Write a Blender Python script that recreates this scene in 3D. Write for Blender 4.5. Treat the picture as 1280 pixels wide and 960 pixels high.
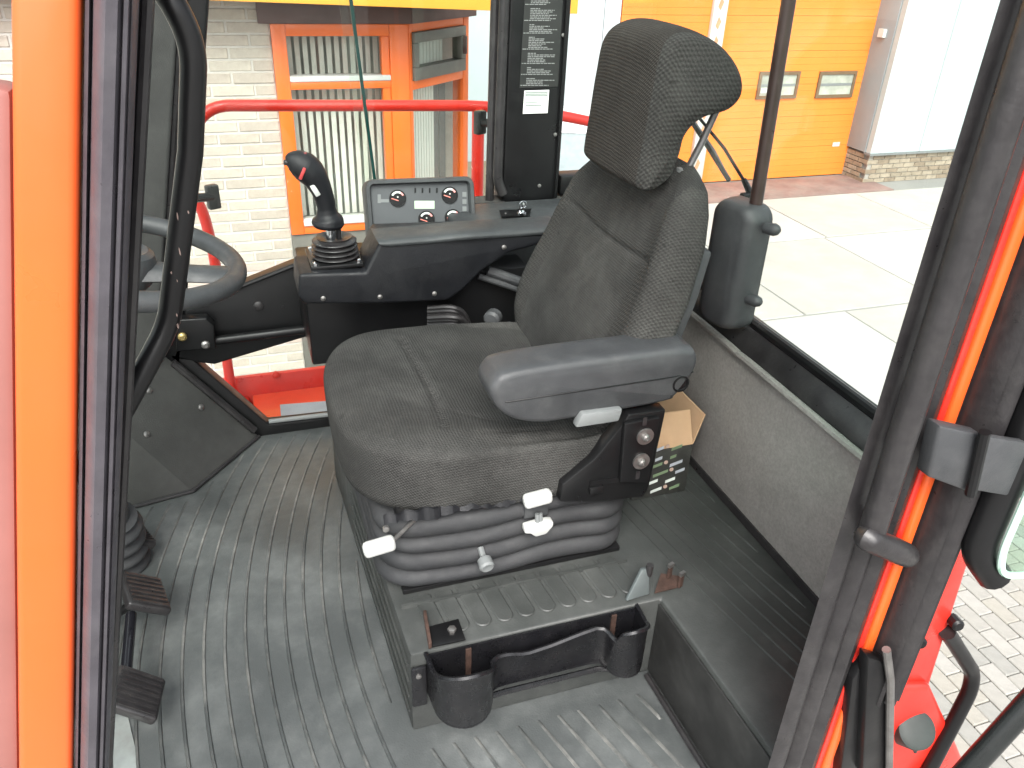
import bpy, bmesh, math, random
from mathutils import Vector, Matrix
random.seed(7)
R = math.radians
for o in list(bpy.data.objects): bpy.data.objects.remove(o)
S = bpy.context.scene
COL = S.collection

# ------------------------------------------------------------------ camera
FPX, PITCH, YAW, ROLL = 1010.0, R(29.7), R(19.5), R(2.3)
CAM = Vector((0, 0, 1.30))                       # z = 0 is the cab floor
_F = Vector((math.sin(YAW)*math.cos(PITCH), math.cos(YAW)*math.cos(PITCH), -math.sin(PITCH)))
_r = Vector((math.cos(YAW), -math.sin(YAW), 0)); _u = _r.cross(_F)
_X = _r*math.cos(ROLL) + _u*math.sin(ROLL); _U = -_r*math.sin(ROLL) + _u*math.cos(ROLL)
cam = bpy.data.cameras.new('camera'); camo = bpy.data.objects.new('camera', cam); COL.objects.link(camo)
m = Matrix((( _X.x, _U.x, -_F.x, 0), (_X.y, _U.y, -_F.y, 0), (_X.z, _U.z, -_F.z, 0), (0, 0, 0, 1)))
m.translation = CAM
camo.matrix_world = m
cam.sensor_width = 36; cam.lens = FPX/1280*36; cam.clip_start = 0.03; cam.clip_end = 400
S.camera = camo

# ------------------------------------------------------------------ world, sun, exposure
SUN_EL, SUN_AZ = R(48), R(200)
W = bpy.data.worlds.new('World'); S.world = W; W.use_nodes = True
nt = W.node_tree; bg = nt.nodes['Background']
sk = nt.nodes.new('ShaderNodeTexSky'); sk.sky_type = 'NISHITA'; sk.sun_disc = False
sk.sun_elevation = SUN_EL; sk.sun_rotation = SUN_AZ; sk.dust_density = 4.0; sk.air_density = 1.0; sk.ozone_density = 1.0
hs = nt.nodes.new('ShaderNodeHueSaturation'); hs.inputs['Saturation'].default_value = 0.22   # overcast: nearly grey sky
nt.links.new(sk.outputs[0], hs.inputs['Color']); nt.links.new(hs.outputs[0], bg.inputs[0]); bg.inputs[1].default_value = 0.15
sl = bpy.data.lights.new('sun', 'SUN'); sl.energy = 1.2; sl.angle = R(30); sl.color = (1, .965, .92)
so = bpy.data.objects.new('sun', sl); COL.objects.link(so)
sd = Vector((math.sin(SUN_AZ)*math.cos(SUN_EL), math.cos(SUN_AZ)*math.cos(SUN_EL), math.sin(SUN_EL)))
so.rotation_euler = (-sd).to_track_quat('-Z', 'Y').to_euler(); so.location = sd*40
S.view_settings.view_transform = 'Standard'; S.view_settings.look = 'None'
S.view_settings.exposure = 1.55; S.view_settings.gamma = 1.0; S.view_settings.use_curve_mapping = False
S.render.engine = 'CYCLES'
S.cycles.max_bounces = 10; S.cycles.diffuse_bounces = 5; S.cycles.transparent_max_bounces = 16

# ------------------------------------------------------------------ helpers
def P(u, v, **k):
    """photo pixel (1280x960) -> point on the plane x=, y= or z= (metres)"""
    d = _X*((u-640)/FPX) - _U*((v-480)/FPX) + _F
    (a, val), = k.items(); i = 'xyz'.index(a)
    return CAM + d*((val-CAM[i])/d[i])

MATS = {}
def mat(name, col, rough=.5, metal=0., var=.12, vs=9., bump=0., bs=120., dust=None, dustamt=.5, ds=5., weave=None, coat=0., spec=.5):
    if name in MATS: return MATS[name]
    M = bpy.data.materials.new(name); M.use_nodes = True; n = M.node_tree.nodes; L = M.node_tree.links
    b = n['Principled BSDF']; b.inputs['Metallic'].default_value = metal; b.inputs['Coat Weight'].default_value = coat
    b.inputs['Specular IOR Level'].default_value = spec
    tc = n.new('ShaderNodeTexCoord'); CO = tc.outputs['Object']
    def noise(sc, det=4, ro=.6):
        q = n.new('ShaderNodeTexNoise'); q.inputs['Scale'].default_value = sc; q.inputs['Detail'].default_value = det
        q.inputs['Roughness'].default_value = ro; L.new(CO, q.inputs['Vector']); return q
    def ramp(src, a, c, lo=0., hi=1.):
        q = n.new('ShaderNodeMapRange'); q.inputs[1].default_value = a; q.inputs[2].default_value = c
        q.inputs[3].default_value = lo; q.inputs[4].default_value = hi; L.new(src, q.inputs[0]); return q.outputs[0]
    def mix(fac, A, B, mode='MIX'):
        q = n.new('ShaderNodeMix'); q.data_type = 'RGBA'; q.blend_type = mode
        if hasattr(fac, 'is_output'): L.new(fac, q.inputs[0])
        else: q.inputs[0].default_value = fac
        for s, i in ((A, 6), (B, 7)):
            if hasattr(s, 'is_output'): L.new(s, q.inputs[i])
            else: q.inputs[i].default_value = (*s, 1)
        return q.outputs[2]
    nz = noise(vs)
    v = ramp(nz.outputs[0], .3, .7)
    c = mix(v, tuple(x*(1-var) for x in col), tuple(min(1, x*(1+var)) for x in col))
    hgt = None
    if weave:
        wx = n.new('ShaderNodeSeparateXYZ')
        dn = noise(60, 2); 
        L.new(CO, wx.inputs[0])
        def mth(op, a, bb=0.):
            q = n.new('ShaderNodeMath'); q.operation = op
            for s, i in ((a, 0), (bb, 1)):
                if hasattr(s, 'is_output'): L.new(s, q.inputs[i])
                else: q.inputs[i].default_value = s
            return q.outputs[0]
        jit = mth('MULTIPLY', dn.outputs[0], .004)
        a1 = mth('ADD', mth('ADD', wx.outputs[0], mth('MULTIPLY', wx.outputs[2], weave[1])), jit)
        a2 = mth('ADD', mth('ADD', wx.outputs[1], mth('MULTIPLY', wx.outputs[2], weave[2])), jit)
        k = 2*math.pi/weave[0]
        s1 = mth('SINE', mth('MULTIPLY', a1, k)); s2 = mth('SINE', mth('MULTIPLY', a2, k*1.15))
        pr = mth('ADD', mth('MULTIPLY', s1, .5), mth('MULTIPLY', s2, .5))
        hgt = ramp(pr, -.9, .9)
        fz = noise(420, 2)
        c = mix(ramp(pr, -.7, .95), tuple(x*.5 for x in col), c)
        c = mix(ramp(fz.outputs[0], .55, .72, 0, .35), c, tuple(min(1, x*2.4) for x in col))
    if weave:
        sp = noise(46, 1, .3); c = mix(ramp(sp.outputs[0], .74, .79, 0, .5), c, tuple(x*.25 for x in col))
    if dust:
        d1 = noise(ds, 6, .68); d2 = noise(ds*7, 3)
        f = ramp(d1.outputs[0], .42, .72, 0, dustamt)
        g = n.new('ShaderNodeMath'); g.operation = 'MULTIPLY'; L.new(f, g.inputs[0]); L.new(ramp(d2.outputs[0], .3, .65, .45, 1.), g.inputs[1])
        c = mix(g.outputs[0], c, dust)
    L.new(c, b.inputs['Base Color'])
    L.new(ramp(noise(vs*2.3).outputs[0], .3, .7, max(.03, rough-.1), min(1, rough+.1)), b.inputs['Roughness'])
    if bump or hgt is not None:
        bp = n.new('ShaderNodeBump'); bp.inputs['Distance'].default_value = .002
        if hgt is not None:
            bp.inputs['Strength'].default_value = .55; L.new(hgt, bp.inputs['Height'])
        else:
            bp.inputs['Strength'].default_value = bump; L.new(noise(bs, 3).outputs[0], bp.inputs['Height'])
        L.new(bp.outputs[0], b.inputs['Normal'])
    MATS[name] = M; return M

def glass(name, tint=(.93, .97, .95), refl=.06):
    if name in MATS: return MATS[name]
    M = bpy.data.materials.new(name); M.use_nodes = True; n = M.node_tree.nodes; L = M.node_tree.links; n.remove(n['Principled BSDF'])
    t = n.new('ShaderNodeBsdfTransparent'); t.inputs[0].default_value = (*tint, 1)
    g = n.new('ShaderNodeBsdfGlossy'); g.inputs['Roughness'].default_value = .015
    lw = n.new('ShaderNodeLayerWeight'); pw = n.new('ShaderNodeMath'); pw.operation = 'POWER'; pw.inputs[1].default_value = 4.0; L.new(lw.outputs['Facing'], pw.inputs[0])
    fr = n.new('ShaderNodeMapRange'); fr.inputs[3].default_value = refl*.35; fr.inputs[4].default_value = .5; L.new(pw.outputs[0], fr.inputs[0])
    mx = n.new('ShaderNodeMixShader'); L.new(fr.outputs[0], mx.inputs[0]); L.new(t.outputs[0], mx.inputs[1]); L.new(g.outputs[0], mx.inputs[2])
    L.new(mx.outputs[0], n['Material Output'].inputs[0]); MATS[name] = M; return M

ORIG = {}
def tag(o, label, cat, group=None):
    o['label'] = label; o['category'] = cat
    if group: o['group'] = group
    return o
def empty(name, loc, label=None, cat=None, group=None):
    o = bpy.data.objects.new(name, None); COL.objects.link(o); o.location = loc; o.empty_display_size = .05
    ORIG[o] = Vector(loc)
    if label: tag(o, label, cat, group)
    return o

class MB:
    """collects shapes in world metres; build() links them as ONE mesh object"""
    def __init__(s): s.v = []; s.f = []
    def add(s, vs, fs):
        k = len(s.v); s.v += [Vector(x) for x in vs]; s.f += [tuple(i+k for i in f) for f in fs]; return s
    def box(s, x0, x1, y0, y1, z0, z1):
        return s.add([(x0,y0,z0),(x1,y0,z0),(x1,y1,z0),(x0,y1,z0),(x0,y0,z1),(x1,y0,z1),(x1,y1,z1),(x0,y1,z1)],
                     [(3,2,1,0),(4,5,6,7),(0,1,5,4),(1,2,6,5),(2,3,7,6),(3,0,4,7)])
    def obox(s, c, ax, ay, az):
        """oriented box: centre, three half-axis vectors"""
        c, ax, ay, az = map(Vector, (c, ax, ay, az))
        vs = [c+ax*i+ay*j+az*k for k in (-1,1) for i, j in ((-1,-1),(1,-1),(1,1),(-1,1))]
        return s.add(vs, [(3,2,1,0),(4,5,6,7),(0,1,5,4),(1,2,6,5),(2,3,7,6),(3,0,4,7)])
    def prism(s, pts, d):
        """closed polygon extruded by vector d"""
        n = len(pts); pts = [Vector(p) for p in pts]; d = Vector(d)
        return s.add(pts + [p+d for p in pts], [tuple(range(n-1,-1,-1)), tuple(range(n,2*n))] + [(i,(i+1)%n,n+(i+1)%n,n+i) for i in range(n)])
    def rings(s, rs, cap=True, closed=True):
        n = len(rs[0]); vs = [p for r in rs for p in r]; fs = []
        for a in range(len(rs)-1):
            for i in range(n if closed else n-1):
                j = (i+1) % n; fs.append((a*n+i, a*n+j, (a+1)*n+j, (a+1)*n+i))
        if cap: fs += [tuple(range(n-1,-1,-1)), tuple(range((len(rs)-1)*n, len(rs)*n))]
        return s.add(vs, fs)
    def tube(s, path, r, seg=12, cap=True, flat=1.0):
        path = [Vector(p) for p in path]; rs = []; rad = r if isinstance(r, (list, tuple)) else [r]*len(path)
        t = (path[1]-path[0]).normalized(); nrm = t.orthogonal().normalized()
        for i, p in enumerate(path):
            t = (path[min(i+1, len(path)-1)] - path[max(i-1, 0)]).normalized()
            nrm = (nrm - t*nrm.dot(t)).normalized(); b = t.cross(nrm)
            rs.append([p + nrm*(rad[i]*math.cos(2*math.pi*k/seg)) + b*(rad[i]*flat*math.sin(2*math.pi*k/seg)) for k in range(seg)])
        return s.rings(rs, cap)
    def lathe(s, c, axis, prof, seg=24):
        """prof: list of (distance along axis, radius)"""
        c = Vector(c); a = Vector(axis).normalized(); n = a.orthogonal().normalized(); b = a.cross(n)
        return s.rings([[c + a*h + n*(max(r,1e-5)*math.cos(2*math.pi*k/seg)) + b*(max(r,1e-5)*math.sin(2*math.pi*k/seg)) for k in range(seg)] for h, r in prof])
    def build(s, name, material, parent=None, bevel=0., seg=2, smooth=True, ang=35, sub=0, loc=None):
        bm = bmesh.new(); org = ORIG.get(parent, Vector()) if parent is not None else Vector(loc or (0,0,0))
        vs = [bm.verts.new(v-org) for v in s.v]
        for f in s.f:
            try: bm.faces.new([vs[i] for i in f])
            except ValueError: pass
        bmesh.ops.recalc_face_normals(bm, faces=bm.faces)
        if bevel:
            es = [e for e in bm.edges if len(e.link_faces) == 2 and e.calc_face_angle(0) > R(28)]
            bmesh.ops.bevel(bm, geom=es, offset=bevel, segments=seg, affect='EDGES', profile=.5, clamp_overlap=True)
        me = bpy.data.meshes.new(name); bm.to_mesh(me); bm.free()
        if smooth:
            me.shade_smooth()
            for pf__ in me.polygons:
                if len(pf__.vertices) > 8: pf__.use_smooth = False
            me.set_sharp_from_angle(angle=R(ang))
        me.materials.append(material)
        o = bpy.data.objects.new(name, me); COL.objects.link(o)
        if parent is not None: o.parent = parent
        elif loc: o.location = loc
        ORIG[o] = org
        if sub:
            md = o.modifiers.new('sub', 'SUBSURF'); md.levels = sub; md.render_levels = sub
        return o

def fillet(pts, r, n=6):
    pts = [Vector(p) for p in pts]; out = [pts[0]]
    for i in range(1, len(pts)-1):
        a, b, c = pts[i-1], pts[i], pts[i+1]; d1 = (a-b); d2 = (c-b); k = min(r, d1.length*.48, d2.length*.48)
        p, q = b+d1.normalized()*k, b+d2.normalized()*k
        for j in range(n+1):
            t = j/n; out.append(p*(1-t)**2 + b*2*t*(1-t) + q*t*t)
    return out + [pts[-1]]
def spline(pts, n=8):
    """Catmull-Rom through the points"""
    p = [Vector(x) for x in pts]; p = [p[0]*2-p[1]] + p + [p[-1]*2-p[-2]]; out = []
    for i in range(1, len(p)-2):
        for j in range(n):
            t = j/n; a, b, c, d = p[i-1:i+3]
            out.append(.5*((2*b) + (c-a)*t + (2*a-5*b+4*c-d)*t*t + (3*b-a-3*c+d)*t**3))
    return out + [p[-2]]
def rrect(a, b, r, n=5):
    """rounded rectangle half sizes a,b in 2D"""
    o = []
    for cx, cy, s in ((a-r, b-r, 0), (-a+r, b-r, 90), (-a+r, -b+r, 180), (a-r, -b+r, 270)):
        for k in range(n+1):
            t = R(s + 90*k/n); o.append((cx+r*math.cos(t), cy+r*math.sin(t)))
    return o
def cspline(pts, n=6):
    p = [Vector(x) for x in pts]; N = len(p); out = []
    for i in range(N):
        a, b, c, d = p[i-1], p[i], p[(i+1) % N], p[(i+2) % N]
        for j in range(n):
            t = j/n; out.append(.5*((2*b) + (c-a)*t + (2*a-5*b+4*c-d)*t*t + (3*b-a-3*c+d)*t**3))
    return out
def sm(x, a, b):
    t = max(0, min(1, (x-a)/(b-a))); return t*t*(3-2*t)

# ------------------------------------------------------------------ materials
m_fabric = mat('seat_fabric', (.053,.0525,.050), .92, var=.18, vs=7, weave=(.0052,.75,.85), dust=(.115,.113,.106), dustamt=.5, ds=5, spec=.15)
m_knit = mat('bolster_knit', (.053,.052,.049), .92, var=.18, vs=7, weave=(.0078,.75,.85), dust=(.11,.108,.1), dustamt=.4, ds=6, spec=.15)
m_head = mat('headrest_fabric', (.048,.044,.04), .95, var=.2, vs=9, weave=(.0052,.75,.85), dust=(.10,.095,.085), dustamt=.3, ds=6, spec=.12)
m_plastic = mat('grey_plastic', (.042,.044,.047), .48, var=.12, vs=14, bump=.25, bs=500, dust=(.12,.12,.118), dustamt=.4, ds=8)
m_console = mat('black_console_plastic', (.0085,.009,.011), .48, var=.2, vs=11, bump=.3, bs=420, dust=(.035,.035,.036), dustamt=.35, ds=9, spec=.35)
m_contop = mat('console_padding', (.035,.038,.04), .5, var=.15, vs=10, bump=.3, bs=350, dust=(.10,.11,.11), dustamt=.4, ds=8)
m_black = mat('black_paint', (.006,.006,.0065), .36, var=.2, vs=5, bump=.06, bs=90, dust=(.018,.018,.018), dustamt=.35, ds=4, spec=.35)
m_rubber = mat('black_rubber', (.02,.0185,.0195), .36, var=.25, vs=20, bump=.2, bs=160, dust=(.06,.057,.055), dustamt=.45, ds=22)
m_mat = mat('rubber_floor_mat', (.062,.068,.068), .52, var=.15, vs=4, bump=.3, bs=260, dust=(.19,.2,.195), dustamt=.62, ds=4.5)
m_rib = mat('worn_mat_rib', (.05,.055,.055), .5, var=.2, vs=9, bump=.2, bs=200, dust=(.28,.275,.255), dustamt=.75, ds=5.5)
m_step = mat('step_rubber', (.039,.042,.04), .5, var=.18, vs=5, bump=.3, bs=240, dust=(.10,.104,.099), dustamt=.6, ds=6)
m_felt = mat('grey_felt', (.25,.24,.225), .97, var=.13, vs=170, bump=.7, bs=380, dust=(.11,.105,.098), dustamt=.65, ds=3.2, spec=.1)
m_kick = mat('charcoal_panel', (.05,.05,.048), .75, var=.15, vs=8, bump=.4, bs=400, dust=(.1,.1,.095), dustamt=.35, ds=6, spec=.25)
m_bell = mat('bellows_rubber', (.022,.023,.025), .68, var=.15, vs=12, bump=.15, bs=200, dust=(.075,.075,.075), dustamt=.35, ds=9)
m_white = mat('white_plastic', (.52,.53,.51), .45, var=.05, vs=30, dust=(.4,.39,.36), dustamt=.35, ds=30)
m_lgrey = mat('light_grey_plastic', (.17,.18,.18), .5, var=.08, vs=30)
m_tray = mat('tray_plastic', (.008,.008,.0095), .3, var=.2, vs=20, bump=.08, bs=120, dust=(.035,.033,.032), dustamt=.35, ds=14)
m_orange = mat('orange_paint', (.74,.10,.016), .35, var=.06, vs=5, coat=.25, dust=(.6,.1,.02), dustamt=.25, ds=6)
m_red = mat('red_paint', (.60,.022,.013), .35, var=.1, vs=6, coat=.2, dust=(.5,.07,.05), dustamt=.3, ds=8)
m_redorange = mat('orange_red_paint', (.72,.05,.014), .35, var=.08, vs=6, coat=.2, dust=(.6,.12,.06), dustamt=.4, ds=7)
m_steel = mat('worn_steel', (.28,.27,.26), .42, metal=.85, var=.2, vs=40)
m_chrome = mat('chrome', (.75,.76,.78), .12, metal=1, var=.05)
m_rust = mat('rusty_steel', (.075,.043,.033), .75, metal=.3, var=.4, vs=60, bump=.4, bs=300)
m_brown = mat('dark_brown_paint', (.045,.028,.024), .35, var=.2, vs=14)
m_glass = glass('window_glass', (.95,.985,.965)); m_gglass = glass('green_glass', (.80,.93,.86)); m_edge = mat('glass_edge', (.009,.035,.03), .12, var=.1)
m_gedge = mat('pale_glass_edge', (.5,.68,.58), .2, var=.1)

# ------------------------------------------------------------------ ground and yard
G = -2.30
m_ground = mat('yard_concrete', (.24,.238,.225), .9, var=.12, vs=.6, bump=.3, bs=40, dust=(.19,.187,.175), dustamt=.4, ds=.7)
gm = MB(); gm.add([(-200,-200,G),(200,-200,G),(200,300,G),(-200,300,G)], [(0,1,2,3)])
ground = gm.build('ground', m_ground); ground['kind'] = 'structure'
m_slab = [mat('slab_a', (.39,.388,.37), .9, var=.07, vs=1.5, bump=.3, bs=60, dust=(.33,.325,.30), dustamt=.5, ds=1.5),
          mat('slab_b', (.42,.418,.40), .9, var=.07, vs=1.2, bump=.3, bs=60, dust=(.35,.345,.32), dustamt=.5, ds=1.3),
          mat('slab_c', (.365,.36,.335), .9, var=.09, vs=1.7, bump=.3, bs=60, dust=(.30,.29,.265), dustamt=.5, ds=1.1)]
rows = [(4.62,6.53,6.17),(6.55,8.66,7.5),(8.68,10.4,7.56)]
for y0, y1, xs in rows:
    for k in range(-2, 5):
        x0 = xs + k*1.83
        if x0 < 1.6 or x0 > 15: continue
        q = MB(); h = .012+random.uniform(0,.006); q.box(x0+.012, x0+1.818, y0+.012, y1-.012, G-.05, G+h)
        q.build('slab', random.choice(m_slab), ground, bevel=.006, seg=1)
# pavers next to the truck
m_pav = [mat('paver_%d' % i, c, .9, var=.14, vs=14, bump=.4, bs=120, dust=(.18,.175,.155), dustamt=.4, ds=9) for i, c in enumerate([(.27,.265,.24),(.30,.295,.27),(.24,.24,.22),(.28,.27,.235)])]
pm = MB(); pm.box(-.055+.003, .055-.003, -.1025+.0, .1025-.004, -.05, 0)
pv_mesh = []
for i in range(4):
    o = pm.build('paver', m_pav[i], ground, bevel=.006, seg=1); pv_mesh.append(o.data); COL.objects.unlink(o); bpy.data.objects.remove(o)
rest = MB(); npv = 0
for ix in range(40):
    for iy in range(19):
        x = 1.15 + ix*.11; y = .72 + iy*.205 + (.1025 if ix % 2 else 0); z = G+.03+random.uniform(0,.005)
        d = Vector((x,y,z))-CAM; dz = d.dot(_F); uu = 640+FPX*d.dot(_X)/dz; vv = 480-FPX*d.dot(_U)/dz
        if 1130 < uu < 1300 and 540 < vv < 980 and npv < 300:
            o = bpy.data.objects.new('paver', random.choice(pv_mesh)); COL.objects.link(o); o.parent = ground; o.location = (x,y,z); npv += 1
            o.rotation_euler.z = random.uniform(-.015,.015)
        else:
            rest.box(x-.052, x+.052, y-.1, y+.099, G-.02, z)
ro = rest.build('paver_field', m_pav[0], ground, smooth=False); ro['kind'] = 'stuff'
q = MB(); q.box(5.3, 10.2, 10.42, 11.36, G-.05, G+.02)
q.build('threshold_strip', mat('red_threshold', (.20,.13,.115), .9, var=.25, vs=3, bump=.3, bs=70, dust=(.24,.22,.195), dustamt=.8, ds=2), ground, bevel=.005)

# ------------------------------------------------------------------ warehouse with orange sectional doors
wh = empty('warehouse', (8,11.6,G), 'pale grey clad warehouse with two tall orange sectional doors', 'building')
m_clad = mat('pale_cladding', (.37,.415,.42), .6, var=.04, vs=1.5, dust=(.34,.385,.39), dustamt=.3, ds=2)
m_clad2 = mat('grey_reveal', (.25,.275,.29), .6, var=.05, vs=2)
m_odoor = mat('orange_door_paint', (.76,.2,.028), .5, var=.05, vs=1.5, dust=(.72,.24,.05), dustamt=.4, ds=1.2)
m_wbrick = [mat('plinth_brick_%d' % i, c, .9, var=.2, vs=12, bump=.4, bs=120) for i, c in enumerate([(.26,.215,.16),(.30,.25,.19),(.23,.18,.13)])]
DY = 11.43
def clad(x0, x1, y0, z0, z1, pw=1.0):
    x = x0
    while x < x1-.01:
        e = min(x+pw, x1); q = MB(); q.box(x+.004, e-.004, y0, y0+.12, z0, z1); q.build('cladding_panel', m_clad, wh, bevel=.006, seg=1); x = e
clad(2.2, 5.46, DY-.02, G+.55, 5.0)
clad(9.93, 14.0, 10.85, G+.5, 5.0)
q = MB(); q.box(10.02, 14, 10.93, 11.5, G+.5, 5); q.build('wall_core', m_clad2, wh)
q = MB(); q.box(9.92, 10.0, 10.978, 11.6, G+.5, 5); q.build('door_reveal', m_clad2, wh, bevel=.004)
q = MB(); q.box(9.915, 14.02, 10.83, 10.985, G+.47, G+.5); q.build('drip_flashing', m_lgrey, wh)
q = MB(); q.box(2.2, 14, 11.62, 11.9, G, 5.4); q.build('rear_wall', m_clad2, wh)
q = MB(); q.box(9.98, 13.98, 10.92, 11.6, G-.02, G+.47); q.build('plinth_core', m_lgrey, wh)
q = MB(); q.box(2.2, 5.46, DY-.02, DY+.1, G-.02, G+.55); q.build('plinth_wall', m_wbrick[0], wh)
plinth = MB(); plinth.box(9.975, 14, 10.9, 10.92, G-.02, G+.46); pl = plinth.build('brick_plinth', mat('mortar', (.3,.28,.25), .95, var=.1, vs=20), wh)
for c in range(6):
    for k in range(12):
        x = 9.95 + k*.222 + (.11 if c % 2 else 0); q = MB(); q.box(x, x+.21, 10.885, 10.905, G+c*.078+.006, G+c*.078+.07)
        q.build('brick', random.choice(m_wbrick), pl)
    for k in range(3):
        y = 10.9 + k*.222 + (.11 if c % 2 else 0); q = MB(); q.box(9.955, 9.985, y, y+.21, G+c*.078+.006, G+c*.078+.07)
        q.build('brick', random.choice(m_wbrick), pl)
def sdoor(x0, x1, wins):
    d = empty('sectional_door', (x0, DY, G)); d.parent = wh; d.location = Vector((x0,DY,G))-ORIG[wh]
    z = G+.02; n = 0
    while z < 4.6:
        zt = z+.5; q = MB()
        for k in range(5): q.box(x0, x1, DY+(.0 if k % 2 else .0012), DY+.05, z+.002+k*.0996, z+.0996*(k+1))
        q.build('door_panel', m_odoor, d); z = zt; n += 1
    for (a, b, c, e) in wins:
        f = MB()
        for r_ in ((a-.05,b+.05,c-.05,c),(a-.05,b+.05,e,e+.05),(a-.05,a,c,e),(b,b+.05,c,e)): f.box(r_[0], r_[1], DY-.03, DY+.01, r_[2], r_[3])
        f.build('door_window_frame', mat('brown_frame', (.14,.09,.05), .6), d)
        g = MB(); g.box(a, b, DY-.012, DY-.006, c, e); g.build('door_window_pane', mat('dull_pane', (.33,.34,.29), .15, var=.25, vs=4), d)
        g = MB(); g.box(a, b, DY-.016, DY-.0125, (c+e)/2-.02, (c+e)/2+.02); g.build('window_bar', m_lgrey, d)
    return d
sdoor(5.48, 6.92, [])
d2 = sdoor(7.16, 9.985, [(7.98,8.63,-.94,-.63),(9.1,9.72,-.95,-.64)])
q = MB(); q.box(9.62, 9.76, DY-.008, DY-.003, -1.80, -1.73); q.build('white_label', m_white, d2)
q = MB(); q.box(8.0, 8.12, DY-.02, DY-.0165, -.9, -.82); q.build('white_label', m_white, d2)
q = MB(); q.box(6.925, 7.155, DY-.06, DY+.15, G, 5); dp = q.build('door_post', m_white, wh, bevel=.006)
q = MB()
for k in range(40):
    z = G+.3+k*.26; q.add([(6.985,DY-.063,z),(7.035,DY-.063,z-.05),(7.075,DY-.063,z+.06),(7.025,DY-.063,z+.13)], [(0,1,2,3)])
q.build('warning_stripe', mat('faded_red', (.6,.25,.14), .7), dp)
q = MB(); q.lathe((9.96,11.2,.02), (-1,0,0), [(0,.04),(.05,.04),(.06,.03)], 12); q.box(9.86,9.93,11.14,11.26,-.06,.06)
q.build('wall_lamp', m_white, wh)

# ------------------------------------------------------------------ office building with bay window
BY = 4.75
ob = empty('office_building', (0,BY,G), 'cream brick office with orange framed corner window and yellow canopy', 'building')
m_mortar = mat('cream_mortar', (.47,.445,.405), .95, var=.08, vs=20, bump=.3, bs=120)
m_brk = [mat('cream_brick_%d' % i, c, .9, var=.14, vs=16, bump=.5, bs=130) for i, c in enumerate([(.42,.375,.315),(.39,.34,.285),(.435,.395,.335),(.375,.33,.28),(.405,.36,.305)])]
FX0, FX1 = .262, .99       # window frame outer edges
FZ0, FZ1 = -.345, .80
q = MB(); q.box(-4, FX0-.002, BY+.010, BY+.3, G, 3.2); wall = q.build('brick_wall', m_mortar, ob)
bcount = 0
mshare = {}
for c in range(46):
    z = -1.62 + c*.0625
    for k in range(-1, 9):
        x1 = FX0-.006 - k*.222 - (.111 if c % 2 else 0); x0 = x1-.21
        if k == -1:
            if c % 2: x1 = FX0-.006; x0 = x1-.10
            else: continue
        if x0 < -1.2 or bcount >= 298: continue
        key = round(x1-x0, 3)
        mi = random.randrange(5)
        if (key, mi) not in mshare:
            t = MB(); t.box(-key/2, key/2, -.006, .03, 0, .0515); o = t.build('brick', m_brk[mi], None, bevel=.003, seg=1); mshare[(key, mi)] = o.data; bpy.data.objects.remove(o)
        o = bpy.data.objects.new('brick', mshare[(key, mi)]); COL.objects.link(o); o.parent = wall
        o.location = Vector(((x0+x1)/2, BY+random.uniform(.008,.013), z)) - ORIG[wall]; bcount += 1
m_oframe = mat('orange_window_frame', (.74,.135,.016), .4, var=.05, vs=4, coat=.2)
m_dark = mat('dark_lintel', (.09,.05,.045), .6, var=.25, vs=3)
m_room = mat('room_backing_pale', (.4,.42,.39), .9)
m_slat = mat('blind_fabric', (.72,.72,.68), .85, var=.06, vs=5)
m_dgrey = mat('dark_grey_frame', (.12,.115,.10), .5)
m_wpane = glass('office_glass', (.93,.945,.93))
bay = empty('corner_window', (FX0,BY,FZ0)); bay.parent = ob; bay.location = Vector((FX0,BY,FZ0))-ORIG[ob]
def bx(name, M, *a, par=bay, bev=.004): 
    q = MB(); q.box(*a); return q.build(name, M, par, bevel=bev)
PW = .075
bx('frame_post', m_oframe, FX0, FX0+PW, BY-.02, BY+.08, FZ0, FZ1)
bx('frame_post', m_oframe, FX1-.105, FX1, BY-.02, BY+.08, FZ0, FZ1)
bx('frame_head', m_oframe, FX0+PW, FX1-.105, BY-.018, BY+.08, FZ1-.06, FZ1)
bx('frame_transom', m_oframe, FX0+PW, FX1-.105, BY-.018, BY+.08, .47, .51)
bx('frame_bottom', m_oframe, FX0+PW, FX1-.105, BY-.018, BY+.08, FZ0, FZ0+.05)
bx('sill', m_white, FX0+PW, FX1-.105, BY-.03, BY+.06, FZ0+.051, FZ0+.085)
bx('transom_bead', m_white, FX0+PW, FX1-.105, BY-.024, BY+.06, .511, .54)
bx('frame_stile', m_oframe, FX1-.15, FX1-.106, BY-.012, BY+.06, FZ0+.086, FZ1-.061)
for z0, z1 in ((FZ0+.086,.469),(.541,FZ1-.061)):
    bx('window_pane', m_wpane, FX0+PW, FX1-.151, BY+.02, BY+.026, z0, z1, bev=0)
    n = 12
    for k in range(n):
        x = FX0+PW+.02+k*(FX1-.15-FX0-PW-.03)/(n-1)
        q = MB(); a = R(20+random.uniform(-4,4)); q.obox((x, BY+.13, (z0+z1)/2), (.0145*math.cos(a), .0145*math.sin(a), 0), (-.0008*math.sin(a), .0008*math.cos(a), 0), (0,0,(z1-z0)/2+.02))
        q.build('blind_slat', m_slat, bay)
q = MB(); q.box(FX0, 1.25, BY+.42, BY+.45, -1.2, 1.4); q.build('room_backing', m_room, ob)  # backing set close behind the blinds, colour paled to brighten the unlit room
bx('spandrel_panel', m_dgrey, FX0, FX1, BY-.005, BY+.08, -1.35, FZ0-.003, par=ob)
bx('plinth_wall', m_mortar, FX0, FX1+.02, BY+.004, BY+.3, G, -1.353, par=ob, bev=0)
bx('lintel', m_dark, FX0-.06, FX1+.02, BY-.03, BY+.25, FZ1+.002, .95, par=ob)
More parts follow.
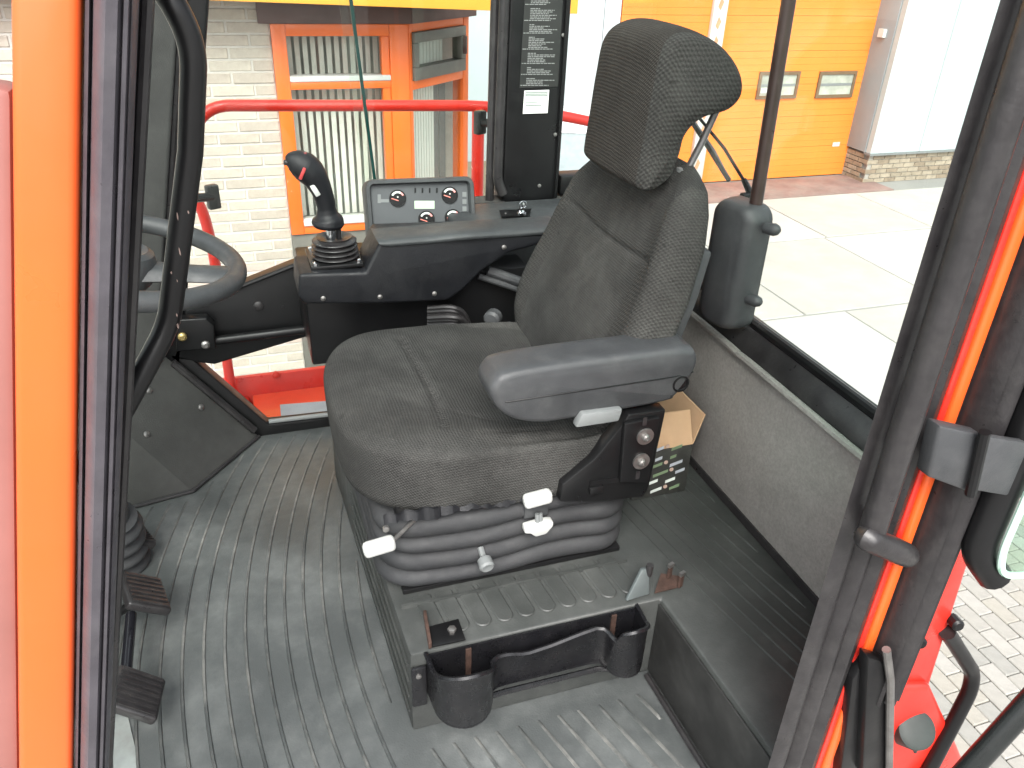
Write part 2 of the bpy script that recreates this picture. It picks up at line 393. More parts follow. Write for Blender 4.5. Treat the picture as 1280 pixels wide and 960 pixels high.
bx('upper_wall', m_mortar, FX0, FX1, BY+.02, BY+.3, .952, 3.2, par=ob, bev=0)
# angled face of the bay, 42 degrees back
an = R(42); ca, sa = math.cos(an), math.sin(an); ox, oy = FX1+.004, BY-.01
def ab(name, M, s0, s1, d0, d1, z0, z1, par=bay, bev=.003):
    """box along the angled face: s along, d outward-in"""
    c = Vector((ox+ca*(s0+s1)/2 - sa*(d0+d1)/2*1, oy+sa*(s0+s1)/2 + ca*(d0+d1)/2, (z0+z1)/2))
    q = MB(); q.obox(c, Vector((ca,sa,0))*(s1-s0)/2, Vector((-sa,ca,0))*(d1-d0)/2, (0,0,(z1-z0)/2)); return q.build(name, M, par, bevel=bev)
SL = .62
ab('frame_post', m_oframe, 0, .03, 0, .08, FZ0, FZ1); ab('frame_post', m_oframe, SL-.06, SL, 0, .08, FZ0, FZ1)
ab('frame_head', m_oframe, .031, SL-.061, .002, .08, FZ1-.045, FZ1); ab('frame_transom', m_oframe, .031, SL-.061, .002, .08, .45, .50)
ab('frame_bottom', m_oframe, .031, SL-.061, .002, .08, FZ0, FZ0+.06)
for a in ((.031,SL-.061,.501,.57),(.031,SL-.061,.70,FZ1-.046),(.031,.07,.571,.699),(SL-.11,SL-.061,.571,.699)): ab('hopper_frame', m_dgrey, a[0], a[1], -.02, .05, a[2], a[3])
ab('window_pane', m_wpane, .071, SL-.111, .01, .016, .571, .699, bev=0); ab('window_pane', m_wpane, .031, SL-.061, .02, .026, FZ0+.061, .449, bev=0)
ab('hopper_handle', m_dark, SL-.10, SL-.085, -.045, -.021, .6, .7)
for k in range(12): ab('blind_slat', m_slat, .045+k*.028, .068+k*.028, .10, .102, FZ0+.05, .44, bev=0)
for k in range(12): ab('blind_slat', m_slat, .075+k*.034, .104+k*.034, .10, .102, .52, .74, bev=0)
for k in range(2): ab('curtain', m_lgrey, .40+k*.08, .47+k*.08, .13, .133, FZ0+.05, .44, bev=0)
ab('spandrel_panel', m_dgrey, 0, SL, .01, .08, -1.35, FZ0-.003, par=ob); ab('plinth_wall', m_mortar, 0, SL, .01, .2, G, -1.353, par=ob, bev=0)
ab('lintel', m_dark, 0, SL+.04, -.03, .2, FZ1+.002, .95, par=ob); ab('upper_wall', m_mortar, 0, SL, .02, .2, .952, 3.2, par=ob, bev=0)
q = MB(); ex, ey = ox+ca*SL, oy+sa*SL; q.box(ex-.2, ex-.002, ey+.12, ey+3, G, 3.2); q.build('end_wall', m_mortar, ob)
a, b = P(262, .5, y=4.45), P(722, 17.5, y=4.25); a = a+(a-b)*1.5
q = MB(); q.prism([a, b, b+Vector((0,0,.7)), a+Vector((0,0,.7))], (0,.06,0)); q.build('canopy_fascia', mat('yellow_fascia', (.76,.33,.04), .5, var=.05, vs=3), ob, bevel=.004)
q = MB(); q.prism([a+Vector((.02,.061,.03)), b+Vector((-.02,.061,.03)), b+Vector((-.02,.6,.03)), a+Vector((.02,.35,.03))], (0,0,.05)); q.build('canopy_soffit', m_dark, ob)

# ------------------------------------------------------------------ white car parked by the warehouse
def car(loc, rz):
    c = empty('parked_car', (0,0,0), 'small white car parked in front of the pale warehouse wall', 'car')
    mw = mat('white_car_paint', (.75,.76,.77), .25, var=.03, coat=.6); mg = mat('car_glass', (.25,.3,.3), .06, var=.1); mt = mat('tyre', (.02,.02,.02), .85); mk = m_steel
    prof = [(-1.95,.28),(-2.0,.55),(-1.92,.78),(-1.75,.88),(-1.05,.98),(1.75,1.0),(1.95,.85),(1.98,.45),(1.9,.28)]
    rs = []
    for y, k in ((-.82,.94),(-.84,1),(-.6,1.02),(.6,1.02),(.84,1),(.82,.94)): rs.append([Vector((x*(.985 if abs(y)>.8 else 1), y, .28+(z-.28)*k)) for x, z in prof])
    q = MB(); q.rings(rs); q.build('body', mw, c, ang=40)
    g = [(-1.1,.97),(-.35,1.42),(.3,1.48),(1.2,1.42),(1.7,.98)]
    q = MB(); q.rings([[Vector((x, y*(1 if z<1.1 else .82), z)) for x, z in g] for y in (-.8,.8)]); q.build('cabin_glass', mg, c)
    rf = [(-.38,1.425),(.3,1.495),(1.22,1.435),(1.2,1.40),(.3,1.45),(-.34,1.4)]
    q = MB(); q.rings([[Vector((x,y,z)) for x, z in rf] for y in (-.68,.68)]); q.build('roof', mw, c, bevel=.01)
    for s in (-1, 1):
        q = MB()
        for a_, b_ in (((-1.1,.97),(-.35,1.43)),((1.2,1.43),(1.7,.98)),((.35,.98),(.35,1.47))): q.tube([(a_[0], s*.81, a_[1]), (b_[0], s*.67, b_[1])], .035, 8)
        q.build('window_pillar', mw, c)
        for x in (-1.25, 1.25):
            w = MB(); w.lathe((x, s*.7, .31), (0,s,0), [(0,.2),(0,.31),(.16,.31),(.17,.29),(.165,.2)], 24); wo = w.build('wheel', mt, c)
            w = MB(); w.lathe((x, s*.86, .31), (0,s,0), [(-.01,.2),(.01,.19),(.0,.08),(.015,.05)], 20); w.build('rim', mk, wo)
        q = MB(); q.obox((-.75, s*.96, 1.03), (.06,0,0), (0,.09,0), (0,0,.07)); q.build('wing_mirror', mat('mirror_shell', (.12,.14,.15), .4), c, bevel=.03, seg=3)
        q = MB(); q.obox((-1.88, s*.6, .72), (.08,0,0), (0,.16,0), (0,0,.07)); q.build('headlight', m_chrome, c, bevel=.02)
    for o in (c,): o.location = loc; o.rotation_euler.z = rz
car((4.35, 9.35, G+.02), R(70))

# ------------------------------------------------------------------ truck cab
cab = empty('truck_cab', (.25,1.3,-.02), 'black trimmed cab interior of an orange industrial truck, ribbed grey floor', 'vehicle cab')
RX, FY, LY, FRX = .935, 2.05, .55, -.50           # rear wall, far side, door side, front
PX0, PY0, PZ = .177, .97, .20                     # plinth left face, near face, top
LX = .661                                         # step edge
q = MB(); q.prism([(FRX,LY-.02,-.06),(.745,LY-.02,-.06),(.79,.605,-.06),(RX+.05,.80,-.06),(RX+.05,FY+.02,-.06),(FRX,FY+.02,-.06)], (0,0,.059)); floor = q.build('floor_mat', m_mat, cab, bevel=.003)
def ribline(fx, y0, y1, z, par, w=.0035, h=.0035, n=26, M=None):
    q = MB(); rs = []
    for k in range(n+1):
        y = y0+(y1-y0)*k/n; x = fx(y); e = min(1, min(k, n-k)/1.5+.15)
        rs.append([Vector((x-w,y,z)), Vector((x-w*.6,y,z+h*e)), Vector((x+w*.6,y,z+h*e)), Vector((x+w,y,z))])
    q.rings(rs, cap=False, closed=False); return q.build('rib', M or m_rib, par, ang=60)
for k in range(28):
    x0 = -.47+k*.0405
    def fx(y, x0=x0): return x0 + .28*(y-1.25)**2
    lo = .5; hi = 2.03
    # stop where the plinth, the kick panel or the front begins
    ys = [lo+(hi-lo)*i/200 for i in range(201)]
    def free(y):
        x = fx(y)
        if x > PX0-.012 and y > PY0-.08: return False
        if x > .15 : return False
        if y > 1.8 and x < -.21-(-.17)*(y-1.83)/.22+.02: return False
        return x > FRX+.02
    run = [y for y in ys if free(y)]
    if len(run) < 12: continue
    # longest contiguous run
    best = []; cur = [run[0]]
    for a_, b_ in zip(run, run[1:]):
        if b_-a_ < .01: cur.append(b_)
        else:
            if len(cur) > len(best): best = cur
            cur = [b_]
    if len(cur) > len(best): best = cur
    if len(best) > 10: ribline(fx, best[0], best[-1], -.001, floor)
for k in range(12):      # pocket floor in front of the plinth
    x0 = .20+k*.041
    def fx(y, x0=x0): return x0 - .30*(y-.93)
    y1 = .925; y0 = .56
    while fx(y0) > LX-.03 and y0 < y1-.03: y0 += .01
    if y1-y0 > .06: ribline(fx, y0, y1, -.001, floor, n=12)

# step (plinth + ledge), one L-shaped rubber-covered block
L_ = [(PX0,PY0),(LX,PY0),(LX+.012,LY+.03),(.775,LY+.075),(RX,.80),(RX,FY-.01),(PX0-.03,FY-.25),(PX0-.02,1.5)]
q = MB(); q.prism([(x,y,-.0005) for x, y in L_], (0,0,PZ)); step = q.build('seat_step', m_step, cab, bevel=.006, seg=2)
for k in range(10):      # flat raised pads with round ends in front of the bellows
    x = PX0+.06+k*.0415; o = []
    for t in range(9): a_ = math.pi+math.pi*t/8; o.append((x+.0165*math.cos(a_), 1.012+.0165*math.sin(a_)*1.0, PZ-.001))
    o += [(x+.0165-.01,1.10,PZ-.001),(x-.0165-.01,1.10,PZ-.001)]
    q = MB(); q.prism(o, (0,0,.0045)); q.build('rib', m_step, step, bevel=.0018, seg=1)
for k in range(9):
    x0 = .705+k*.03
    def fx(y, x0=x0): return x0 - .16*(y-1.2) + .05*(y-1.2)**2
    y0 = .57; y1 = 1.45-(.03*(k%3))
    while fx(y0) > RX-.02: y0 += .01
    if y1-y0 > .2: ribline(fx, y0, y1, PZ-.0005, step, w=.0025, h=.0028, n=20, M=m_step)
for z_ in (.045,.085,.125,.165):
    q = MB(); q.prism([(PX0-.001,PY0+.01,z_-.003),(PX0-.001,PY0+.01,z_+.003),(PX0-.021,1.5,z_+.003),(PX0-.021,1.5,z_-.003)], (-.0035,0,0)); q.build('rib', m_step, step)
q = MB(); q.tube([(LX-.012,PY0-.012,.004),(LX-.0,LY+.01,.004)], .006, 8); q.build('edge_trim', m_rubber, step)

q = MB(); q.prism([(LX-.001,PY0-.001,.008),(LX+.0115,LY+.035,.008),(LX+.0115,LY+.035,PZ-.012),(LX-.001,PY0-.001,PZ-.012)], (-.005,0,0)); q.build('riser_panel', mat('dark_riser', (.022,.022,.021), .6, var=.3, vs=7, dust=(.06,.06,.056), dustamt=.6, ds=7), step, bevel=.002)
# rear wall
q = MB(); q.box(RX, RX+.05, .80, FY, PZ-.01, .545); rp = q.build('rear_panel', m_felt, cab, bevel=.004)
q = MB(); q.box(RX-.004, RX, .81, FY, PZ+.0, PZ+.02); q.build('skirting', m_rubber, rp)
q = MB(); q.tube(spline([(RX-.004,.81,.547),(RX-.004,.9,.545),(RX-.006,1.2,.549),(RX-.002,1.26,.542),(RX-.005,1.32,.55),(RX-.004,FY,.547)],10), .008, 8); q.build('panel_piping', m_felt, rp)
q = MB(); q.prism([(RX+.002,.82,.546),(RX+.012,.82,.575),(RX+.03,.82,.6),(RX+.065,.82,.6),(RX+.065,.82,.546)], (0,FY-.82,0)); q.build('window_sill', m_rubber, cab, bevel=.004)
q = MB(); q.tube([(RX+.035,.83,.602),(RX+.035,FY,.602)], .011, 10); q.build('glazing_seal', m_black, cab)
q = MB(); q.box(RX+.04, RX+.046, .85, FY-.02, .6, 1.68); q.build('rear_window', m_glass, cab, smooth=False)
q = MB(); q.box(RX+.051, RX+.1, .85, FY, -.3, .54); q.build('outer_rear_wall', m_redorange, cab, bevel=.004)

# pillars
def pillar(name, pts, d, M=m_black, bev=.008): q = MB(); q.prism(pts, d); return q.build(name, M, cab, bevel=bev, seg=3)
ZT = 1.72
# right rear pillar on the far side, with window seal
pr = pillar('rear_pillar', [(.672,FY,.0),(.835,FY-.0,.0),(.842,FY+.07,.0),(.668,FY+.07,.0)], (.012,0,ZT))
q = MB(); q.tube(fillet([(.672,FY-.004,1.72),(.660,FY-.004,.70),(.676,FY-.004,.662)], .03), .0135, 12); q.build('window_seal', m_rubber, pr)
q = MB(); q.tube([(.646,FY+.02,.62),(.655,FY+.02,1.72)], .012, 10); q.build('window_seal', m_rubber, pr)
q = MB(); q.box(.826,.83,FY-.008,FY-.001,.62,1.7); q.build('edge_strip', m_black, pr)
# decals: block of small print and a white label
def onp(u, v, d=.002): p = P(u, v, y=FY); p.y = FY-d; return p
A = [onp(649,110), onp(697,108), onp(705,-30), onp(657,-30)]
q = MB(); q.add(A, [(0,1,2,3)]); q.build('warning_decal', mat('decal_black', (.02,.021,.02), .5), pr)
q = MB(); rr = random.Random(3); v = 107.
while v > -28:
    para = rr.randint(4, 9)
    for k in range(para):
        t = (107-v)/137; u0 = 650+8*t; u1 = u0 + rr.uniform(24, 43)
        if k == para-1: u1 = u0+rr.uniform(12, 20)
        u = u0 + (7 if k else 0)
        while u < u1:
            w = min(rr.uniform(1.5, 6), u1-u)
            if w > .6: q.add([onp(u,v,.003), onp(u+w,v,.003), onp(u+w,v-1.15,.003), onp(u,v-1.15,.003)], [(0,1,2,3)])
            u += w+.7
        v -= 2.1
    v -= 3.2
q.build('small_print', mat('print_grey', (.2,.205,.2), .6), pr)
q = MB(); q.add([onp(653,142,.003), onp(684,141,.003), onp(686,112,.003), onp(655,113,.003)], [(0,1,2,3)]); lab = q.build('white_label', mat('paper_white', (.8,.8,.78), .6, var=.03), pr)
q = MB()
for v, u1 in ((115,684),(117,683.5),(119,684),(127,672),(131,676)): q.add([onp(656,v+.8,.004), onp(u1,v+.7,.004), onp(u1,v-.4,.004), onp(656,v-.3,.004)], [(0,1,2,3)])
q.build('small_print', mat('print_pale', (.2,.25,.22), .6), lab)
for u, v in ((704,44),(694,168),(674,232)): q = MB(); q.lathe(onp(u,v,.0), (0,-1,0), [(0,.005),(.003,.005),(.004,.002)], 10); q.build('screw', m_steel, pr)

# front right corner post (behind steering wheel) and front frame
A0, A1 = P(262,0,y=FY), P(236,345,y=FY)
ez = (A0-A1)/(A0.z-A1.z)
def fp(x, z): return Vector((A1.x + ez.x*(z-A1.z) + x, FY, z))
fpp = pillar('front_post', [fp(-.055,.25), fp(0,.25), fp(0,1.72), fp(-.055,1.72)], (0,.06,0))
pillar('front_post_inner', [fp(-.16,.25)+Vector((0,-.05,0)), fp(-.062,.25)+Vector((0,-.05,0)), fp(-.062,1.72)+Vector((0,-.05,0)), fp(-.16,1.72)+Vector((0,-.05,0))], (0,.04,0), m_kick)
q = MB(); q.tube([fp(-.058,.3)+Vector((0,-.012,0)), fp(-.058,1.7)+Vector((0,-.012,0))], .011, 10); q.build('window_seal', m_rubber, fpp)
pillar('front_wall', [(FRX-.03,LY,-.05),(FRX-.03,FY+.06,-.05),(FRX-.03,FY+.06,.35),(FRX-.03,LY,.35)], (-.05,0,0), m_kick)
q = MB(); q.box(FRX-.06, FRX-.054, LY+.04, FY, .352, 1.7); q.build('windscreen', m_glass, cab, smooth=False)
# side beam under far window, lower glazed opening
b1 = [P(232,385,y=FY), P(380,326,y=FY), P(470,330,y=FY), P(470,405,y=FY), P(385,421,y=FY), P(268,456,y=FY), P(215,450,y=FY)]
beam = pillar('side_beam', b1, (0,.05,0), m_black, .006)
q = MB(); q.tube([P(258,427,y=FY-.02), P(388,411,y=FY-.02)], .012, 12); q.build('beam_tube', m_black, beam)
q = MB(); q.tube([P(240,382,y=FY-.004), P(380,327,y=FY-.004)], .006, 8); q.build('beam_edge', m_black, beam)
q = MB(); q.lathe(P(323,382,y=FY), (0,-1,0), [(0,.013),(.005,.013),(.008,.008)], 14); q.build('plug', m_rubber, beam)
bk = [P(222,400,y=FY-.05), P(258,398,y=FY-.05), P(268,408,y=FY-.05), P(270,436,y=FY-.05), P(220,440,y=FY-.05)]
pillar('latch_plate', bk, (0,.035,0), m_black, .004)
for u, v, M in ((228,420,mat('brass', (.4,.3,.12), .4, metal=.7)), (257,430,m_steel)):
    q = MB(); q.lathe(P(u,v,y=FY-.052), (0,-1,0), [(0,.011),(.008,.011),(.012,.006)], 10); q.build('bolt', M, beam)
fr = [(P(212,446,y=FY), P(262,452,y=FY), P(338,527,y=FY), P(322,547,y=FY))]
pillar('lower_window_frame', [P(205,440,y=FY), P(240,448,y=FY), P(336,531,y=FY), P(480,515,y=FY), P(480,530,y=FY), P(322,548,y=FY)], (0,.045,0), m_black, .005)
q = MB(); q.tube([P(216,453,y=FY-.01), P(318,538,y=FY-.01)], .011, 10); q.build('window_seal', m_rubber, cab)
q = MB(); q.tube([P(336,527,y=FY+.012), P(470,511,y=FY+.012)], .007, 10); q.build('glazing_bead', m_lgrey, cab)
q = MB(); q.add([P(262,452,y=FY+.03), P(336,531,y=FY+.03), P(480,515,y=FY+.03), P(480,405,y=FY+.03)], [(0,1,2,3)]); q.add([v_+Vector((0,.004,0)) for v_ in q.v], [(3,2,1,0)])
q.build('lower_window', m_glass, cab, smooth=False)
q = MB(); q.box(.47,.93,FY,FY+.06,-.05,.64); q.build('side_wall', m_kick, cab)
# upper side window: sliding pane with dark green edge
e0, e1 = P(436,0,y=FY+.03), P(466,225,y=FY+.03); k_ = (e0-e1)/(e0.z-e1.z); et = e0+k_*(1.68-e0.z); eb = e1+k_*(.52-e1.z)
q = MB(); q.prism([fp(.0,.50)+Vector((0,.03,0)), eb, et, fp(0,1.68)+Vector((0,.03,0))], (0,.005,0)); sw = q.build('side_window', m_glass, cab, smooth=False)
q = MB(); q.prism([eb+Vector((.001,-.001,0)), eb+Vector((.009,-.001,0)), et+Vector((.009,-.001,0)), et+Vector((.001,-.001,0))], (0,.007,0)); q.build('glass_edge', m_edge, sw)
q = MB(); q.prism([eb+Vector((-.02,.022,0)), (.65,FY+.052,.52), (.65,FY+.052,1.68), et+Vector((-.02,.022,0))], (0,.005,0)); q.build('side_window', m_glass, cab, smooth=False)

# kick panels front right
kA, kB, kC, kD = Vector((-.035,FY-.005,.0)), P(207,446,y=FY-.006), Vector((-.212,1.83,0)), Vector((-.47,1.775,0))
kn_ = (kB-kA).cross(kC-kA).normalized()
def onkick(u, v): d_ = P(u,v,z=0)-CAM; return CAM+d_*((kA-CAM).dot(kn_)/d_.dot(kn_))
kG, kF = onkick(120,440), onkick(120,508); kE = kB
kF2 = onkick(178,556)
q = MB(); q.add([kA, kB, kG, kF, kF2, kC], [(0,1,2,3,4,5)]); q.add([kC, kF2, kF, kD], [(0,1,2,3)])
q.add([v_+Vector((-.02,.03,-.01)) for v_ in q.v], [(5,4,3,2,1,0),(9,8,7,6)])
kick = q.build('kick_panel', m_kick, cab, smooth=False)
q = MB(); q.tube([kA+Vector((0,-.004,.005)), kC+Vector((.003,-.004,.005)), kD+Vector((0,-.004,.005))], .005, 8); q.build('panel_seam', m_rubber, kick)
for u, v, t in ((251,509,.5),(186,488,.5),(183,543,.5)):
    # bolts on the panel plane
    n_ = kn_.copy()
    d_ = (P(u,v,z=0)-CAM).normalized(); p0 = kB; tt = (p0-CAM).dot(n_)/d_.dot(n_); p_ = CAM+d_*tt
    if n_.dot(d_) > 0: n_ = -n_
    q = MB(); q.lathe(p_, n_, [(-.001,.0085),(.003,.0085),(.006,.004)], 12); q.build('bolt', m_steel, kick)

# door-side front pillar (raked) : orange skin, rubber seal
def lp(u, v): return P(u, v, y=LY)
def rake(pa, pb, z): t = (z-pa.z)/(pb.z-pa.z); return pa+(pb-pa)*t
oa, ob_ = lp(12,5), lp(22,940); oc, od = lp(100,5), lp(90,940); sa_, sb = lp(166,5), lp(138,940)
Z0, Z1 = -.1, 1.75
for nm, (a1, a2), (b1_, b2), y0, dy, M, bev in (('front_pillar_skin', (oa,ob_), (oc,od), 0, .03, m_orange, .006),):
    q = MB(); q.prism([rake(a1,a2,Z0)+Vector((0,y0,0)), rake(b1_,b2,Z0)+Vector((0,y0,0)), rake(b1_,b2,Z1)+Vector((0,y0,0)), rake(a1,a2,Z1)+Vector((0,y0,0))], (0,dy,0)); q.build(nm, M, cab, bevel=bev, seg=3)
q = MB(); q.prism([rake(oa,ob_,Z0)+Vector((-.03,.012,0)), rake(oa,ob_,Z0)+Vector((-.0015,.012,0)), rake(oa,ob_,1.205)+Vector((-.0015,.012,0)), rake(oa,ob_,1.21)+Vector((-.03,.012,0))], (0,.03,0)); q.build('front_pillar_flange', mat('maroon_flange', (.24,.10,.085), .5, var=.1), cab, bevel=.005)
# seal with longitudinal ridges
W_ = (rake(sa_,sb,1.0)-rake(oc,od,1.0)).x
sec = [(0,.006),(.04,-.004),(.12,-.006),(.16,.002),(.2,-.008),(.24,-.014),(.45,-.019),(.66,-.017),(.7,-.012),(.73,-.009),(.76,-.013),(.84,-.012),(.87,-.007),(.9,-.009),(.97,-.004),(1,.004),(.86,.03),(0,.03)]
q = MB(); q.rings([[rake(oc,od,z)+Vector((.001+s_*W_, d_+.008, 0)) for s_, d_ in sec] for z in (Z0,Z1)]); q.build('front_door_seal', mat('seal_sheen', (.06,.055,.064), .36, var=.2, vs=24, bump=.12, bs=200, dust=(.12,.115,.12), dustamt=.4, ds=20), cab, ang=50)  # black rubber, with the pale purple sky sheen put into its base colour

q = MB(); q.prism([rake(sa_,sb,z_)+Vector((x_,.035,0)) for z_, x_ in ((Z0,-.03),(Z0,-.014),(Z1,.016),(Z1,-.03))], (0,.025,0)); q.build('front_pillar_inner', m_black, cab, bevel=.006)
q = MB(); q.tube([rake(sa_,sb,Z0)+Vector((-.014,.032,0)), rake(sa_,sb,Z1)+Vector((.014,.032,0))], .004, 8); q.build('pillar_bead', m_rubber, cab)
# door-side rear pillar (vertical): rubber seal, orange lip
xa = .602
sec = [(.066,.055),(.03,.022),(.004,.002),(.012,-.002),(.024,-.004),(.034,.002),(.040,.008),(.044,.002),(.052,-.004),(.060,-.003),(.066,.004),(.070,.0),(.078,-.006),(.086,-.004),(.0905,.004),(.0905,.06)]
q = MB(); q.rings([[Vector((xa+x_, LY+.01+d_, z)) for x_, d_ in sec] for z in (-.1,1.75)]); q.build('rear_door_seal', m_rubber, cab, ang=50)
q = MB(); q.box(.693,.7025,LY+.008,LY+.05,-.35,1.75); q.build('rear_pillar_edge', m_red, cab, bevel=.002)
q = MB(); q.box(.703,.718,LY+.004,LY+.05,-.35,1.75); q.build('rear_pillar_skin', m_orange, cab, bevel=.004, seg=3)
q = MB(); q.prism([(.72,LY+.052,-.35),(.795,LY+.052,-.35),(1.0,.815,-.35),(.985,.835,-.35),(.78,LY+.08,-.35),(.72,LY+.08,-.35)], (0,0,.95)); q.build('outer_side_wall', m_redorange, cab, bevel=.004)
q = MB(); q.box(RX+.03,RX+.075,.80,.848,.605,1.72); q.build('rear_corner_post', m_black, cab, bevel=.006)
q = MB(); q.box(.845,RX+.1,FY+.0,FY+.06,.645,.70); q.build('corner_rail', m_black, cab, bevel=.006)
q = MB(); q.prism([(.785,LY+.06,.605),(.965,.80,.605),(.960,.804,.605),(.780,LY+.064,.605)], (0,0,1.075)); q.build('quarter_window', m_glass, cab, smooth=False)
# roof: frame with a big roof pane
for a_ in ((FRX-.1,RX+.1,LY-.02,LY+.12),(FRX-.1,RX+.1,FY-.06,FY+.07),(FRX-.1,FRX+.08,LY+.121,FY-.061),(RX-.06,RX+.1,LY+.121,FY-.061)):
    q = MB(); q.box(a_[0],a_[1],a_[2],a_[3],1.722,1.80); q.build('roof_frame', m_black, cab, bevel=.01)
q = MB(); q.box(FRX+.08,RX-.06,LY+.12,FY-.06,1.76,1.768); q.build('roof_window', m_glass, cab, smooth=False)

# ------------------------------------------------------------------ driver seat
seat = empty('driver_seat', (.40,1.36,PZ), 'grey woven fabric driver seat with headrest and armrest on black bellows', 'seat')
CX, CY = .405, 1.352; HA, HB = .285, .262
g0, g1, g2 = P(500,432,z=.505), P(545,490,z=.50), P(556,548,z=.495)
def seamd(x, y):
    """signed distance to the seam curve on the cushion top"""
    best = 9
    for k in range(25):
        t = k/24; px = g0.x*(1-t)**2+2*g1.x*t*(1-t)+g2.x*t*t; py = g0.y*(1-t)**2+2*g1.y*t*(1-t)+g2.y*t*t
        best = min(best, math.hypot(x-px, y-py))
    return best
def cushion_z(x, y):
    z = -.055*max(0,(x-.16))/.5
    z += .012*sm(abs(y-CY), .13, .22) - .008*math.exp(-((x-.42)**2+(y-CY)**2)/.02)
    z += .0025*math.sin(x*31+y*17)*math.sin(y*23-x*9)
    for cx0, cy0, an_, ln_, dp_ in ((.47,1.20,.5,.07,.0035),(.50,1.27,.9,.06,.003),(.36,1.22,-.4,.06,.0025),(.30,1.30,1.2,.05,.002),(.55,1.36,.2,.07,.003),(.44,1.15,.1,.09,.003)):
        dx_, dy2 = x-cx0, y-cy0; al = dx_*math.cos(an_)+dy2*math.sin(an_); ac = -dx_*math.sin(an_)+dy2*math.cos(an_)+.02*math.sin(al*30)*.2
        z -= dp_*math.exp(-(al/ln_)**2)*math.exp(-(ac/.007)**2)
    return z
nA, nR = 150, 64; rs = []
def outline(t):
    c, s_ = math.cos(t), math.sin(t); n_ = 3.4
    r_ = (abs(c)**n_ + abs(s_)**n_)**(-1/n_); x, y = r_*c*HA, r_*s_*HB
    if c < 0: x -= .012*(1-(y/HB)**2)       # front edge bows forward
    return x, y
RL = [1-.2*(k/24)**2 for k in range(1,25)] + [.8*(1-k/64)+.003 for k in range(1,65)]
nR = 5+len(RL)
for k in range(nR+1):
    if k < 6: r_, zz = [.95,.972,.985,.993,.998,1.0][k], [-.128,-.124,-.108,-.08,-.05,-.03][k]
    else: r_ = RL[k-6]; zz = -.03 + .045*(1-r_**(2/.42))**.21
    ring = []
    for i in range(nA):
        t = 2*math.pi*i/nA; x, y = outline(t); px, py = CX+x*r_, CY+y*r_
        pass
        z = .515+zz
        w_ = sm(r_, 1.0, .9) if k >= 6 else 0
        z += cushion_z(px,py)*(.35+.65*w_)
        if k >= 6 and r_ < .97:
            d_ = seamd(px,py); z -= .0065*math.exp(-(d_/.0055)**2)-.002*math.exp(-((d_-.016)/.01)**2)
        if k < 6: z += .002*math.sin(px*27)
        ring.append(Vector((px,py,z)))
    rs.append(ring)
q = MB(); q.rings(rs); q.build('seat_cushion', m_fabric, seat, ang=80)

# backrest
BZ = Vector((math.sin(R(20)),0,math.cos(R(20)))); BN = Vector((-math.cos(R(20)),0,math.sin(R(20))))   # up, forward
B0 = Vector((.592,1.386,.42)); BH = .545
def interp(tab, s_):
    for (a_, va), (b_, vb) in zip(tab, tab[1:]):
        if s_ <= b_: t = (s_-a_)/(b_-a_); t = t*t*(3-2*t) if False else t; return va+(vb-va)*t
    return tab[-1][1]
Wt = [(0,.22),(.08,.248),(.25,.263),(.45,.263),(.62,.252),(.78,.226),(.88,.196),(.95,.16),(1,.112)]
Tt = [(0,.034),(.06,.046),(.4,.05),(.8,.052),(.94,.044),(.985,.026),(1,.012)]
nS, nC = 110, 120; rs = []
for k in range(nS+1):
    s_ = k/nS; s_ = s_ if s_ < .85 else s_
    w = interp(Wt, s_); th = interp(Tt, s_); ring = []
    for i in range(nC):
        t = 2*math.pi*i/nC; c, sn = math.cos(t), math.sin(t); n_ = 3.2
        r_ = (abs(c)**n_+abs(sn)**n_)**(-1/n_); yy = r_*c*w; dd = r_*sn*th
        fr_ = sm(dd/th, -.2, .8)
        bol = .030*sm(abs(yy)/w, .55, .95)*sm(s_, 0, .2)*sm(s_, 1.0, .75) - .008
        dd += fr_*bol
        dd += fr_*.014*math.exp(-((s_-.3)/.16)**2)       # lumbar bulge
        # V-shaped cross seam
        ys = yy/w; vs_ = .655 + .035*abs(ys)**1.5
        if abs(ys) < .82: dd -= fr_*.007*math.exp(-((s_-vs_)*BH/.006)**2)*sm(abs(ys), .82, .7)
        # vertical seam between centre panel and bolster
        dd -= fr_*.004*math.exp(-((abs(ys)-.74)*w/.007)**2)
        ring.append(B0 + BZ*(s_*BH) + BN*dd + Vector((0,yy,0)))
    rs.append(ring)
q = MB(); q.rings(rs); back = q.build('backrest', m_fabric, seat, ang=80)
back.data.materials.append(m_knit)
for p in back.data.polygons:      # coarse knit on the side bolsters
    if p.center.y + ORIG[seat].y < B0.y-.16 or p.center.y + ORIG[seat].y > B0.y+.19: p.material_index = 1
# back shell
rs = []
for k in range(21):
    s_ = .06+k/20*.72; w = interp(Wt, s_)*.9; rs.append([B0+BZ*(s_*BH)+BN*d_+Vector((0,y_*w,0)) for y_, d_ in ((-1,-.03),(-.98,-.058),(-.7,-.07),(.7,-.07),(.98,-.058),(1,-.03))])
q = MB(); q.rings(rs); q.build('back_shell', m_plastic, seat, bevel=.006)
# shoulder socket for headrest rods, rods
for y_ in (1.285, 1.445):
    top = B0+BZ*(BH*.965)+BN*.0; top.y = y_
    q = MB(); q.lathe(top+BZ*-.012, BZ, [(0,.020),(.018,.020),(.021,.014)], 16); q.build('rod_socket', m_lgrey, seat)
    q = MB(); q.tube([top, top+BZ*.06+BN*-.004, top+BZ*.16+BN*-.004], .0065, 10); q.build('headrest_rod', mat('grey_rod', (.12,.115,.115), .4, metal=.4), seat)
